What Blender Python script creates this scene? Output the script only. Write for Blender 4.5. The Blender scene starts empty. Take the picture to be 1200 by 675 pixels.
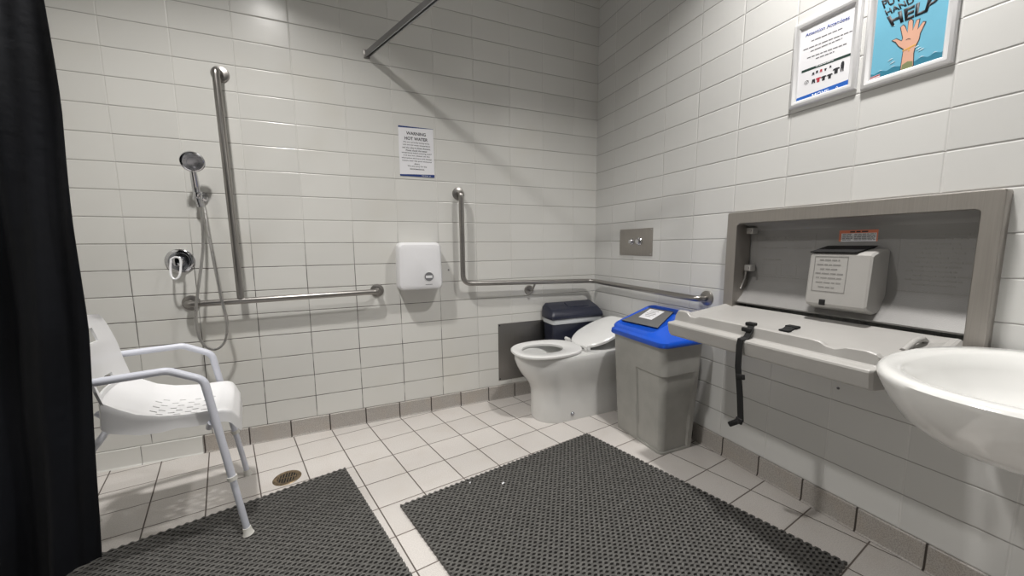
import bpy, bmesh, math, random
from mathutils import Vector, Matrix
C = bpy.context.scene.collection
PI = math.pi
R = math.radians
random.seed(4)

# ------------------------------------------------------------------ camera, light, exposure
CAM_POS = (-1.731, -2.400, 1.115)
YAW, PITCH, ROLL, FPX = R(22.97), R(6.692), R(-0.504), 427.16
cam_data = bpy.data.cameras.new('camera')
cam_data.sensor_width = 36.0
cam_data.lens = 36.0 * FPX / 1200.0
cam_data.clip_start = 0.02
cam = bpy.data.objects.new('camera', cam_data)
C.objects.link(cam)
fw = Vector((math.sin(YAW)*math.cos(PITCH), math.cos(YAW)*math.cos(PITCH), -math.sin(PITCH)))
rt0 = Vector((math.cos(YAW), -math.sin(YAW), 0)); up0 = rt0.cross(fw)
rt = rt0*math.cos(ROLL) + up0*math.sin(ROLL); up = -rt0*math.sin(ROLL) + up0*math.cos(ROLL)
cam.matrix_world = Matrix(((rt.x, up.x, -fw.x, CAM_POS[0]), (rt.y, up.y, -fw.y, CAM_POS[1]),
                           (rt.z, up.z, -fw.z, CAM_POS[2]), (0, 0, 0, 1)))
bpy.context.scene.camera = cam

world = bpy.data.worlds.new('world'); bpy.context.scene.world = world
world.use_nodes = True
world.node_tree.nodes['Background'].inputs[0].default_value = (0.8, 0.85, 0.9, 1)
world.node_tree.nodes['Background'].inputs[1].default_value = 0.05
vs = bpy.context.scene.view_settings
vs.view_transform = 'Standard'; vs.look = 'None'; vs.gamma = 1.0; vs.use_curve_mapping = False
vs.exposure = 0.28

CEIL = 3.0
# recessed downlights of the room: x, y, power, diameter
LAMPS = [(-2.28, -1.12, 22.5, 0.15), (-0.45, -1.70, 20.5, 0.15), (-1.6, -3.05, 4.0, 0.15)]
LAMP_COLOUR = (1.0, 0.972, 0.935)
for lx, ly, lp, ld in LAMPS:
    l = bpy.data.lights.new('downlight_lamp', 'AREA'); l.shape = 'DISK'; l.size = ld
    l.energy = lp; l.color = LAMP_COLOUR; l.spread = R(125)
    lo = bpy.data.objects.new('downlight_lamp', l); C.objects.link(lo)
    lo.location = (lx, ly, CEIL - 0.012)

# ------------------------------------------------------------------ materials
class NT:
    def __init__(s, name):
        s.m = bpy.data.materials.new(name); s.m.use_nodes = True
        s.t = s.m.node_tree; s.n = s.t.nodes; s.b = s.n['Principled BSDF']
    def link(s, a, b): s.t.links.new(a, b)
    def val(s, sock, v):
        if isinstance(v, (int, float)): sock.default_value = v
        elif isinstance(v, tuple): sock.default_value = v if len(v) == 4 else v + (1,)
        else: s.link(v, sock)
    def math(s, op, a, b=0.0, c=None):
        n = s.n.new('ShaderNodeMath'); n.operation = op
        s.val(n.inputs[0], a); s.val(n.inputs[1], b)
        if c is not None: s.val(n.inputs[2], c)
        return n.outputs[0]
    def mix(s, f, a, b):
        n = s.n.new('ShaderNodeMix'); n.data_type = 'RGBA'
        s.val(n.inputs[0], f); s.val(n.inputs[6], a); s.val(n.inputs[7], b)
        return n.outputs[2]
    def noise(s, scale, detail=2.0, vec=None, rough=0.5):
        n = s.n.new('ShaderNodeTexNoise'); n.inputs['Scale'].default_value = scale
        n.inputs['Detail'].default_value = detail; n.inputs['Roughness'].default_value = rough
        if vec is None: vec = s.obj()
        s.link(vec, n.inputs['Vector']); return n.outputs[0]
    def obj(s):
        if not hasattr(s, 'tc'): s.tc = s.n.new('ShaderNodeTexCoord')
        return s.tc.outputs['Object']
    def ramp(s, v, lo, hi):
        n = s.n.new('ShaderNodeMapRange'); n.interpolation_type = 'SMOOTHSTEP'
        s.val(n.inputs[0], v); s.val(n.inputs[1], lo); s.val(n.inputs[2], hi)
        return n.outputs[0]
    def bump(s, h, dist=0.001, strength=1.0):
        n = s.n.new('ShaderNodeBump'); n.inputs['Distance'].default_value = dist
        n.inputs['Strength'].default_value = strength
        s.link(h, n.inputs['Height']); s.link(n.outputs[0], s.b.inputs['Normal'])
    def set(s, **k):
        names = dict(col='Base Color', rough='Roughness', metal='Metallic', spec='Specular IOR Level', coat='Coat Weight',
                     alpha='Alpha', trans='Transmission Weight', sheen='Sheen Weight', sub='Subsurface Weight')
        for a, v in k.items(): s.val(s.b.inputs[names[a]], v)

def lin(r, g, b):
    f = lambda c: (c/255/12.92) if c/255 <= 0.04045 else ((c/255+0.055)/1.055)**2.4
    return (f(r), f(g), f(b), 1)

def plain(name, col, rough=0.5, metal=0.0, var=0.06, scale=8.0, bump=0.0, bscale=200.0, **k):
    t = NT(name)
    nz = t.noise(scale, 3)
    t.set(col=t.mix(t.ramp(nz, 0.3, 0.75), tuple(c*(1-var) for c in col[:3]), tuple(min(1, c*(1+var)) for c in col[:3])), rough=rough, metal=metal, **k)
    if bump: t.bump(t.noise(bscale, 2), bump)
    return t.m

def steel(name, col, rough, stretch=(1, 1, 60), scale=6.0, var=0.15):
    t = NT(name)
    mp = t.n.new('ShaderNodeMapping'); mp.inputs['Scale'].default_value = stretch
    t.link(t.obj(), mp.inputs['Vector'])
    nz = t.noise(scale, 4, mp.outputs[0])
    t.set(col=t.mix(nz, tuple(c*(1-var) for c in col[:3]), tuple(min(1, c*(1+var)) for c in col[:3])), metal=1.0,
          rough=t.math('ADD', t.math('MULTIPLY', nz, 0.16), rough-0.08))
    t.bump(nz, 0.0002, 0.4)
    return t.m

def tile_mat(name, col, grout_v, grout_h, w, h, gw=0.0025, rough=0.22, speckle=0.0, dirty=None, tilt=1.0, var=0.03):
    """UV: one unit is one tile in u and in v; w, h are the tile's size in metres."""
    t = NT(name)
    tc = t.n.new('ShaderNodeTexCoord')
    sp = t.n.new('ShaderNodeSeparateXYZ'); t.link(tc.outputs['UV'], sp.inputs[0])
    u, v = sp.outputs[0], sp.outputs[1]
    wob = t.math('MULTIPLY', t.math('SUBTRACT', t.noise(1.7, 1), 0.5), 0.02)
    u = t.math('ADD', u, wob)
    fu, fv = t.math('FRACT', u), t.math('FRACT', v)
    iu, iv = t.math('FLOOR', u), t.math('FLOOR', v)
    du = t.math('MULTIPLY', t.math('MINIMUM', fu, t.math('SUBTRACT', 1.0, fu)), w)
    dv = t.math('MULTIPLY', t.math('MINIMUM', fv, t.math('SUBTRACT', 1.0, fv)), h)
    mu = t.math('SUBTRACT', 1.0, t.ramp(du, gw*0.35, gw*0.75))
    mv = t.math('SUBTRACT', 1.0, t.ramp(dv, gw*0.35, gw*0.75))
    cx = t.n.new('ShaderNodeCombineXYZ'); t.link(iu, cx.inputs[0]); t.link(iv, cx.inputs[1])
    wn = t.n.new('ShaderNodeTexWhiteNoise'); wn.noise_dimensions = '2D'; t.link(cx.outputs[0], wn.inputs['Vector'])
    ws = t.n.new('ShaderNodeSeparateColor'); t.link(wn.outputs['Color'], ws.inputs[0])
    r1, r2, r3 = ws.outputs[0], ws.outputs[1], ws.outputs[2]
    c3 = col[:3]
    base = t.mix(r1, tuple(c*(1-var) for c in c3), tuple(min(1, c*(1+var)) for c in c3))
    if speckle:
        s1 = t.ramp(t.noise(260.0, 3, None, 0.7), 0.40, 0.62)
        base = t.mix(t.math('MULTIPLY', s1, speckle), base, tuple(c*0.45 for c in c3))
        s2 = t.ramp(t.noise(9.0, 4), 0.45, 0.75)
        base = t.mix(t.math('MULTIPLY', s2, speckle*0.35), base, (0.42, 0.33, 0.24))
    gv, gh = grout_v, grout_h
    if dirty:
        # grime that has settled in the joints of the shower side
        ps = t.n.new('ShaderNodeSeparateXYZ'); t.link(t.obj(), ps.inputs[0])
        zone = t.math('MULTIPLY', t.math('SUBTRACT', 1.0, t.ramp(ps.outputs[2], 0.95, 1.35)),
                      t.math('SUBTRACT', 1.0, t.ramp(ps.outputs[0], -1.35, -0.75)))
        pat = t.ramp(t.noise(7.0, 3), 0.36, 0.55)
        dk = t.math('MULTIPLY', zone, t.math('ADD', t.math('MULTIPLY', pat, 0.65), 0.3))
        gv = t.mix(dk, gv, (0.05, 0.045, 0.04)); gh = t.mix(dk, gh, (0.06, 0.05, 0.045))
        st = t.math('MULTIPLY', t.ramp(t.noise(2.3, 3), 0.52, 0.75), 0.35)
        base = t.mix(st, base, dirty)
    cl = t.mix(mv, t.mix(mu, base, gv), gh)
    g = t.math('MAXIMUM', mu, mv)
    t.set(col=cl, rough=t.math('ADD', rough, t.math('MULTIPLY', g, 0.5)), spec=0.5)
    pu = t.math('SUBTRACT', 1.0, t.ramp(du, 0.0, gw*1.6)); pv = t.math('SUBTRACT', 1.0, t.ramp(dv, 0.0, gw*1.6))
    hgt = t.math('MULTIPLY', t.math('MAXIMUM', pu, pv), -1.2)
    tl = t.math('ADD', t.math('MULTIPLY', t.math('SUBTRACT', r2, 0.5), t.math('MULTIPLY', fu, w*14*tilt)),
                t.math('MULTIPLY', t.math('SUBTRACT', r3, 0.5), t.math('MULTIPLY', fv, h*14*tilt)))
    hgt = t.math('ADD', t.math('ADD', hgt, tl), t.math('MULTIPLY', t.noise(9.0, 1), 0.5*tilt))
    t.bump(hgt, 0.001)
    return t.m

M = {}
M['wall'] = tile_mat('white_wall_tile', (0.69, 0.685, 0.655), (0.70, 0.69, 0.66), (0.36, 0.35, 0.33), 0.256, 0.13, gw=0.0032, dirty=(0.64, 0.615, 0.55))  # level joints darker than upright ones: their shade is put into the grout colour
M['wall_r'] = tile_mat('white_wall_tile_clean', (0.69, 0.69, 0.675), (0.74, 0.735, 0.72), (0.34, 0.33, 0.32), 0.234, 0.13, gw=0.0032)  # level joints here also carry their shade in the grout colour
M['floor'] = tile_mat('speckled_floor_tile', (0.70, 0.665, 0.635), (0.10, 0.08, 0.07), (0.15, 0.125, 0.11), 0.2, 0.2, gw=0.0046, rough=0.36, speckle=0.30, tilt=0.4, var=0.05)
M['skirt'] = tile_mat('brown_skirting_tile', (0.47, 0.44, 0.41), (0.05, 0.04, 0.035), (0.3, 0.28, 0.26), 0.2, 0.0975, gw=0.006, rough=0.4, speckle=0.65, tilt=0.3, var=0.05)
M['paint'] = plain('matt_grey_paint', (0.45, 0.45, 0.44), 0.8, bump=0.0003)
M['steel'] = steel('brushed_stainless_tube', (0.345, 0.33, 0.315), 0.34)
M['steel_flat'] = steel('brushed_stainless_sheet', (0.42, 0.395, 0.37), 0.40, (60, 1, 1))
M['steel_dark'] = steel('grey_stainless_plate', (0.27, 0.26, 0.25), 0.42, (60, 1, 1))
M['chrome'] = plain('chrome', (0.62, 0.62, 0.64), 0.09, 1.0, var=0.02)
M['chrome_dark'] = plain('darker_chrome', (0.33, 0.34, 0.37), 0.2, 1.0)
M['hose'] = steel('metal_hose', (0.55, 0.54, 0.53), 0.3)
M['ceramic'] = plain('glazed_white_ceramic', (0.74, 0.74, 0.725), 0.09, var=0.015, coat=0.3)
M['seat'] = plain('white_toilet_plastic', (0.80, 0.80, 0.79), 0.22, var=0.01)
M['white_plastic'] = plain('white_plastic', (0.80, 0.80, 0.82), 0.3, var=0.01)
M['chair_plastic'] = plain('white_seat_plastic', (0.80, 0.80, 0.81), 0.3, var=0.015)
M['chair_metal'] = plain('white_coated_tube', (0.66, 0.68, 0.76), 0.3, var=0.02)
M['rubber_white'] = plain('off_white_rubber', (0.7, 0.69, 0.65), 0.6)
M['rubber'] = plain('dark_grey_rubber', (0.100, 0.097, 0.092), 0.5, var=0.25, scale=60, bump=0.0004, bscale=900)
M['black'] = plain('black_webbing', (0.006, 0.006, 0.0065), 0.8, bump=0.0002, bscale=1500)
M['dark'] = plain('hollow_shade', (0.01, 0.01, 0.01), 0.7)
M['bin_grey'] = plain('grey_bin_plastic', (0.40, 0.395, 0.37), 0.42, var=0.05, scale=14, bump=0.0002, bscale=700)
M['bin_blue'] = plain('blue_bin_plastic', (0.010, 0.095, 0.62), 0.28, var=0.05)
M['navy'] = plain('navy_plastic', (0.018, 0.021, 0.040), 0.35, var=0.1)
M['liner'] = plain('pale_bin_liner', (0.6, 0.62, 0.64), 0.35, bump=0.002, bscale=60)
M['card'] = plain('grey_card', (0.14, 0.14, 0.14), 0.55, var=0.04)
M['paper'] = plain('white_paper', (0.82, 0.82, 0.85), 0.6, var=0.01)
M['ink'] = plain('black_ink', (0.02, 0.02, 0.025), 0.6)
M['ink_grey'] = plain('grey_ink', (0.16, 0.16, 0.17), 0.6)
M['ink_navy'] = plain('navy_ink', (0.015, 0.045, 0.20), 0.55)
M['ink_blue'] = plain('blue_ink', (0.02, 0.13, 0.52), 0.5)
M['ink_title'] = plain('title_blue_ink', (0.08, 0.12, 0.38), 0.5)
M['ink_green'] = plain('dark_green_ink', (0.02, 0.05, 0.04), 0.5)
M['ink_red'] = plain('red_ink', (0.45, 0.03, 0.05), 0.5)
M['ink_orange'] = plain('orange_ink', (0.75, 0.22, 0.12), 0.5)
M['sky_ink'] = plain('pale_blue_print', (0.165, 0.46, 0.62), 0.4, var=0.04, scale=5)
M['sea_ink'] = plain('sea_blue_print', (0.035, 0.21, 0.31), 0.4)
M['skin_ink'] = plain('skin_tone_print', (0.70, 0.40, 0.29), 0.4)
M['gold_ink'] = plain('gold_print', (0.75, 0.42, 0.10), 0.4)
M['green_ink'] = plain('olive_print', (0.22, 0.25, 0.12), 0.4)
M['foam_ink'] = plain('foam_print', (0.70, 0.85, 0.92), 0.4)
M['alu'] = plain('satin_aluminium', (0.72, 0.72, 0.73), 0.33, 0.25, var=0.02)
M['station'] = plain('grey_moulded_plastic', (0.40, 0.39, 0.375), 0.38, var=0.04, scale=5, bump=0.00025, bscale=600)
M['station_shaded'] = plain('shaded_textured_plastic', (0.245, 0.24, 0.235), 0.45, var=0.06, scale=5, bump=0.0006, bscale=350)  # panel grey darkened to stand for the shade of the overhanging frame lip
M['emboss'] = plain('embossed_plastic', (0.235, 0.23, 0.22), 0.5)
M['brass'] = plain('worn_brass', (0.30, 0.23, 0.15), 0.45, 0.9, var=0.3, scale=50)
M['rail'] = steel('anodised_rail', (0.40, 0.40, 0.41), 0.36)
M['curtain'] = plain('black_curtain_fabric', (0.0035, 0.0045, 0.0075), 0.75, var=0.3, scale=4, bump=0.0012, bscale=35, spec=0.25)
M['front'] = plain('grey_painted_partition', (0.25, 0.26, 0.27), 0.6)
M['water'] = plain('still_water', (0.42, 0.45, 0.44), 0.03, var=0.01)

def glow(name, col, s):
    t = NT(name); t.set(col=(0.9, 0.9, 0.9)); t.b.inputs['Emission Color'].default_value = col + (1,)
    t.b.inputs['Emission Strength'].default_value = s; return t.m
M['diffuser'] = glow('lit_diffuser', LAMP_COLOUR, 6.0)

# ------------------------------------------------------------------ builders
class MB:
    def __init__(s): s.b = bmesh.new()
    def _tr(s, vs, m):
        if m is not None: bmesh.ops.transform(s.b, matrix=m, verts=vs)
    def box(s, c, d, m=None, bev=0.0, seg=2):
        r = bmesh.ops.create_cube(s.b, size=1.0, matrix=Matrix.Translation(c) @ Matrix.Diagonal((d[0], d[1], d[2], 1)))
        vs = r['verts']
        if bev > 0:
            es = list({e for v in vs for e in v.link_edges})
            g = bmesh.ops.bevel(s.b, geom=es, offset=bev, segments=seg, affect='EDGES', profile=0.5)
            vs = list({v for f in g['faces'] for v in f.verts} | {v for v in vs if v.is_valid})
            # all verts of this island
            seen = set(vs); st = list(vs)
            while st:
                v = st.pop()
                for e in v.link_edges:
                    o = e.other_vert(v)
                    if o not in seen: seen.add(o); st.append(o)
            vs = list(seen)
        s._tr(vs, m); return s
    def loft(s, rings, cap0=True, cap1=True, close=False, cyc=True):
        vv = [[s.b.verts.new(p) for p in r] for r in rings]
        n = len(vv[0]); k = len(vv)
        for i in range(k if close else k-1):
            a, b = vv[i], vv[(i+1) % k]
            for j in range(n if cyc else n-1):
                try: s.b.faces.new((a[j], a[(j+1) % n], b[(j+1) % n], b[j]))
                except ValueError: pass
        if not close and cap0: s.b.faces.new(vv[0][::-1])
        if not close and cap1: s.b.faces.new(vv[-1])
        return s
    def prism(s, poly, z0, z1, m=None):
        n0 = len(s.b.verts)
        s.loft([[(x, y, z0) for x, y in poly], [(x, y, z1) for x, y in poly]])
        s.b.verts.ensure_lookup_table()
        s._tr(s.b.verts[n0:], m); return s
    def rev(s, prof, n=32, m=None, cap=True):
        """prof: (r, z) list turned about local z"""
        n0 = len(s.b.verts)
        s.loft([[(r*math.cos(2*PI*i/n), r*math.sin(2*PI*i/n), z) for i in range(n)] for r, z in prof], cap, cap)
        s.b.verts.ensure_lookup_table()
        s._tr(s.b.verts[n0:], m); return s
    def tube(s, pts, r, n=14, closed=False):
        pts = [Vector(p) for p in pts]; k = len(pts)
        rs = r if isinstance(r, (list, tuple)) else [r]*k
        rings = []; nrm = None
        for i, p in enumerate(pts):
            if closed: d = pts[(i+1) % k] - pts[i-1]
            else: d = pts[min(i+1, k-1)] - pts[max(i-1, 0)]
            d.normalize()
            if nrm is None:
                nrm = d.orthogonal().normalized()
            nrm = (nrm - d*nrm.dot(d)).normalized(); bi = d.cross(nrm)
            rings.append([p + (nrm*math.cos(2*PI*j/n) + bi*math.sin(2*PI*j/n))*rs[i] for j in range(n)])
        s.loft(rings, close=closed); return s
    def build(s, name, mat, parent=None, smooth=True, ang=35, loc=None):
        bmesh.ops.recalc_face_normals(s.b, faces=s.b.faces)
        me = bpy.data.meshes.new(name); s.b.to_mesh(me); s.b.free()
        me.materials.append(mat)
        if smooth:
            for p in me.polygons: p.use_smooth = True
            me.set_sharp_from_angle(angle=R(ang))
        o = bpy.data.objects.new(name, me); C.objects.link(o)
        if parent: o.parent = parent
        if loc: o.location = loc
        return o

def rrect(x0, x1, y0, y1, r, k=6):
    out = []
    for cx, cy, a in ((x1-r, y1-r, 0), (x0+r, y1-r, 90), (x0+r, y0+r, 180), (x1-r, y0+r, 270)):
        for i in range(k+1):
            t = R(a + 90*i/k); out.append((cx + r*math.cos(t), cy + r*math.sin(t)))
    return out
def arc_path(pts, rad, k=7):
    """polyline with its inner corners rounded"""
    P = [Vector(p) for p in pts]; out = [P[0]]
    for i in range(1, len(P)-1):
        a, b, c = P[i-1], P[i], P[i+1]
        u = (a-b).normalized(); v = (c-b).normalized()
        ang = u.angle(v); d = min(rad/math.tan(ang/2), (a-b).length*0.49, (c-b).length*0.49)
        p0, p2 = b+u*d, b+v*d
        for j in range(k+1):
            t = j/k; out.append(p0*(1-t)**2 + b*2*t*(1-t) + p2*t*t)
    out.append(P[-1]); return out
def smooth_path(pts, k=8):
    P = [Vector(p) for p in pts]; P = [P[0]*2-P[1]] + P + [P[-1]*2-P[-2]]; out = []
    for i in range(1, len(P)-2):
        for j in range(k):
            t = j/k; a, b, c, d = P[i-1:i+3]
            out.append(0.5*((2*b) + (c-a)*t + (2*a-5*b+4*c-d)*t*t + (3*b-a-3*c+d)*t**3))
    out.append(P[-2]); return out
def inter(tab, x):
    for (a, b), (c, d) in zip(tab, tab[1:]):
        if x <= c: return b + (d-b)*max(0, (x-a))/(c-a)
    return tab[-1][1]

def tag(o, label, cat, group=None, kind=None):
    o['label'] = label; o['category'] = cat
    if group: o['group'] = group
    if kind: o['kind'] = kind
    return o
def thing(name, label, cat, loc=(0, 0, 0), rot=(0, 0, 0), group=None):
    o = bpy.data.objects.new(name, None); o.empty_display_size = 0.05; C.objects.link(o)
    o.location = loc; o.rotation_euler = rot
    return tag(o, label, cat, group)
BACK = (R(90), 0, 0)          # local x right, y up, z out of the back wall
RIGHT = (R(90), 0, R(-90))    # the same on the right wall (x runs towards the camera)
def struct(o, label=None):
    o['kind'] = 'structure'
    if label: o['label'] = label
    return o

def text_mesh(txt, mat, parent, name, quad=None, width=None, height=None, at=(0, 0), z=0.0, align='CENTER', thick=0.0004, space=1.0, bold=0.0):
    """lettering as a mesh in the parent's local x/y plane; quad = tl, bl, br, tr warps it"""
    cu = bpy.data.curves.new('text', 'FONT'); cu.body = txt; cu.size = 1.0; cu.resolution_u = 3
    cu.space_character = space; cu.offset = bold; cu.extrude = 0.0
    to = bpy.data.objects.new('text', cu); C.objects.link(to)
    dg = bpy.context.evaluated_depsgraph_get()
    me = bpy.data.meshes.new_from_object(to.evaluated_get(dg))
    bpy.data.objects.remove(to)
    bm = bmesh.new(); bm.from_mesh(me); bpy.data.meshes.remove(me)
    xs = [v.co.x for v in bm.verts]; ys = [v.co.y for v in bm.verts]
    x0, x1, y0, y1 = min(xs), max(xs), min(ys), max(ys)
    for v in bm.verts:
        a = (v.co.x-x0)/(x1-x0); b = (v.co.y-y0)/(y1-y0)
        if quad:
            tl, bl, br, tr = [Vector(q) for q in quad]
            p = (bl*(1-a)+br*a)*(1-b) + (tl*(1-a)+tr*a)*b
            v.co = (p.x, p.y, z)
        else:
            w = width if width else height*(x1-x0)/(y1-y0)
            h = height if height else width*(y1-y0)/(x1-x0)
            ox = {'CENTER': -w/2, 'LEFT': 0}[align]
            v.co = (at[0]+ox+a*w, at[1]+b*h, z)
    g = bmesh.ops.extrude_face_region(bm, geom=bm.faces[:])
    for e in g['geom']:
        if isinstance(e, bmesh.types.BMVert): e.co.z += thick
    b = MB(); b.b.free(); b.b = bm
    return b.build(name, mat, parent, smooth=False)
def flat(polys, mat, parent, name, z=0.0, thick=0.0004):
    b = MB()
    for p in polys: b.prism(p, z, z+thick)
    return b.build(name, mat, parent, smooth=False)
def bars(rows, mat, parent, name, z, h, thick=0.0004, seed=1, wl=(0.5, 1.0)):
    """runs of word-long strokes: rows of (x0, x1, y) or (x0, y0, x1, y1)"""
    rr = random.Random(seed); b = MB()
    for r_ in rows:
        if len(r_) == 3: x0, ya, x1, yb = r_[0], r_[2], r_[1], r_[2]
        else: x0, ya, x1, yb = r_
        x = x0
        while x < x1 - h:
            w = min(rr.uniform(2.2, 6.0)*h, x1-x); f = lambda q: ya + (yb-ya)*(q-x0)/(x1-x0)
            b.prism([(x, f(x)), (x+w, f(x+w)), (x+w, f(x+w)+h), (x, f(x)+h)], z, z+thick)
            x += w + h*0.8
    return b.build(name, mat, parent, smooth=False)

# ------------------------------------------------------------------ the room
UU = 0.13
XL, YF = -3.25, -3.7
def uv_set(o, fn):
    me = o.data; uvl = me.uv_layers.new(name='UVMap')
    for lp in me.loops: uvl.data[lp.index].uv = fn(me.vertices[lp.vertex_index].co)
uvb = lambda co: (-(co.x/UU + 1.5904)/1.9718 + 40, (co.z - 0.0975)/UU + 40)
uvr = lambda co: (-(co.y/UU + 1.534)/1.8006 + 40, (co.z - 0.0975)/UU + 40)
def fl_uv(co):
    X, Y = co.x/UU, co.y/UU
    return (0.6457*X + 0.1766*Y + 50.6, 0.0936*X - 0.6726*Y + 50.8356)

b = MB(); b.box(((XL-0.0)/2, 0.075, CEIL/2), (-XL+0.3, 0.15, CEIL))
o = b.build('wall_back', M['wall'], None, False); uv_set(o, uvb); struct(o)
# right wall, with the opening for the changing station
RY0, RY1, RZ0, RZ1 = -1.955, -1.155, 0.70, 1.235
b = MB()
b.box((0.075, (YF+RY0)/2, CEIL/2), (0.15, RY0-YF, CEIL))
b.box((0.075, RY1/2, CEIL/2), (0.15, -RY1, CEIL))
b.box((0.075, (RY0+RY1)/2, RZ0/2), (0.15, RY1-RY0, RZ0))
b.box((0.075, (RY0+RY1)/2, (RZ1+CEIL)/2), (0.15, RY1-RY0, CEIL-RZ1))
b.box((0.17, (RY0+RY1)/2, (RZ0+RZ1)/2), (0.04, RY1-RY0+0.1, RZ1-RZ0+0.1))
o = b.build('wall_right', M['wall_r'], None, False); uv_set(o, uvr); struct(o)
b = MB(); b.box((XL-0.075, YF/2, CEIL/2), (0.15, -YF, CEIL))
o = b.build('wall_left', M['wall'], None, False); uv_set(o, uvr); struct(o)
b = MB(); b.box(((XL)/2, YF-0.075, CEIL/2), (-XL+0.3, 0.15, CEIL))
o = b.build('wall_front', M['front'], None, False); uv_set(o, uvb); struct(o)
b = MB(); b.box((XL/2, YF/2, -0.05), (-XL+0.3, -YF+0.3, 0.1))
o = b.build('floor', M['floor'], None, False); uv_set(o, fl_uv); struct(o)
b = MB(); b.box((XL/2, YF/2, CEIL+0.05), (-XL+0.3, -YF+0.3, 0.1))
struct(b.build('ceiling', M['paint'], None, False))
# skirting tiles: a tile upstand with a small cove at its foot
def skirt(name, a, bq, nrm, uvf, mat=None):
    A, B, N = Vector(a), Vector(bq), Vector(nrm)
    prof = [(0, 0.0), (0.016, 0.0), (0.010, 0.006), (0.0075, 0.016), (0.007, 0.094), (0.0045, 0.0975), (0, 0.0975)]
    m = MB(); m.loft([[P + N*d + Vector((0, 0, z)) for d, z in prof] for P in (A, B)])
    o = m.build(name, mat or M['skirt'], None, True, 25); uv_set(o, uvf); return struct(o)
skirt('baseboard_back', (-2.557, 0, 0), (0, 0, 0), (0, -1, 0), lambda co: ((co.x + 2.140)/0.2055 + 40, co.z/0.105 + 0.02))
skirt('baseboard_right', (0, 0, 0), (0, YF, 0), (-1, 0, 0), lambda co: ((co.y + 1.161)/0.1875 + 40, co.z/0.105 + 0.02))
skirt('baseboard_left', (XL, 0, 0), (-2.559, 0, 0), (0, -1, 0), lambda co: ((co.x + 2.557)/0.256 + 40, co.z/0.105 + 0.02), M['wall'])

for i, (lx, ly, lp, ld) in enumerate(LAMPS):
    t = thing('ceiling_downlight', ['round recessed ceiling downlight above the shower side', 'round recessed ceiling downlight above the wash basin',
              'round recessed ceiling downlight at the front of the room'][i], 'ceiling light', (lx, ly, CEIL))
    m = MB(); m.rev([(0.088, -0.001), (0.112, -0.001), (0.112, -0.006), (0.105, -0.010), (0.088, -0.006)], 40, cap=False)
    m.build('trim_ring', M['white_plastic'], t)
    m = MB(); m.rev([(0.087, -0.004), (0.087, -0.0015)], 40)
    m.build('diffuser', M['diffuser'], t)

# ------------------------------------------------------------------ rubber floor mats
def mat_mesh(Wd, Ln, pitch=0.026):
    """open rubber matting: wavy ribs in mirrored pairs that touch, with holes between; local x along the ribs"""
    m = MB(); bmn = m.b
    rowsp = pitch*0.50
    nr = int(Ln/rowsp); nseg = int(Wd/pitch)*6; st = pitch/6
    hw, zt = 0.0053, 0.014
    for r_ in range(nr):
        y0 = -(r_+0.5)*rowsp; sgn = 1 if r_ % 2 == 0 else -1
        prev = None
        for i in range(nseg+1):
            x = i*st; w = math.sin(2*PI*(i/6.0+0.25))
            y = y0 + sgn*w*rowsp*0.27
            zz = zt - 0.0016*(0.5-0.5*w)
            ring = [bmn.verts.new((x, y-hw, 0.002)), bmn.verts.new((x, y-hw*0.86, zz)), bmn.verts.new((x, y+hw*0.86, zz)), bmn.verts.new((x, y+hw, 0.002))]
            if prev:
                for j in range(3): bmn.faces.new((prev[j], prev[j+1], ring[j+1], ring[j]))
            else: bmn.faces.new(ring)
            prev = ring
        bmn.faces.new(prev[::-1])
    # lower layer of cross ribs, added to darken the holes between the wavy ones
    wx, ly = nseg*st, nr*rowsp
    for i in range(int(wx/(pitch/2))):
        x = (i+0.5)*pitch/2
        m.loft([[(x-0.0047, y, 0.0), (x+0.0047, y, 0.0), (x+0.0043, y, 0.0052), (x-0.0043, y, 0.0052)] for y in (-0.004, -ly+0.004)])
    return m
def mat_obj(A, B, Cc, label):
    A, B, Cc = Vector(A), Vector(B), Vector(Cc)
    u = B-A; W_ = u.length; v = Cc-B
    vp = Vector((u.y, -u.x)).normalized()     # towards the camera
    L_ = v.length
    m = mat_mesh(W_, L_)
    uu = u.normalized(); vv = v.normalized()
    for q in m.b.verts:
        p = A + uu*q.co.x + vv*(-q.co.y); q.co.x, q.co.y = p.x-A.x, p.y-A.y
    o = m.build('rubber_mat', M['rubber'], None, True, 50)
    o.location = (A.x, A.y, 0.0)
    return tag(o, label, 'floor mat')
mat_obj((-3.05, -0.800), (-1.839, -0.488), (-1.500, -1.62), 'dark grey perforated rubber mat under the white shower chair')
mat_obj((-1.616, -0.878), (-0.524, -0.695), (-0.205, -1.800), 'dark grey perforated rubber mat in front of the blue-lidded bin')

# little scraps on the mats
for x, y, s, r_, lb in [(-1.16, -0.925, 0.009, 0.5, 'tiny white scrap of paper lying on the rubber mat before the bin'),
                        (-1.30, -0.86, 0.006, 1.2, 'tiny white crumb at the back edge of the rubber mat')]:
    m = MB(); m.loft([[(-s, -s*.4, 0), (s*.7, -s*.5, 0), (s, s*.3, 0), (-s*.5, s*.5, 0)], [(-s, -s*.4, .0008), (s*.7, -s*.5, .002), (s, s*.3, .001), (-s*.5, s*.5, .0015)]])
    o = m.build('paper_scrap', M['paper'], None, False); o.location = (x, y, 0.0141); o.rotation_euler.z = r_
    tag(o, lb, 'paper scrap')

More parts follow.
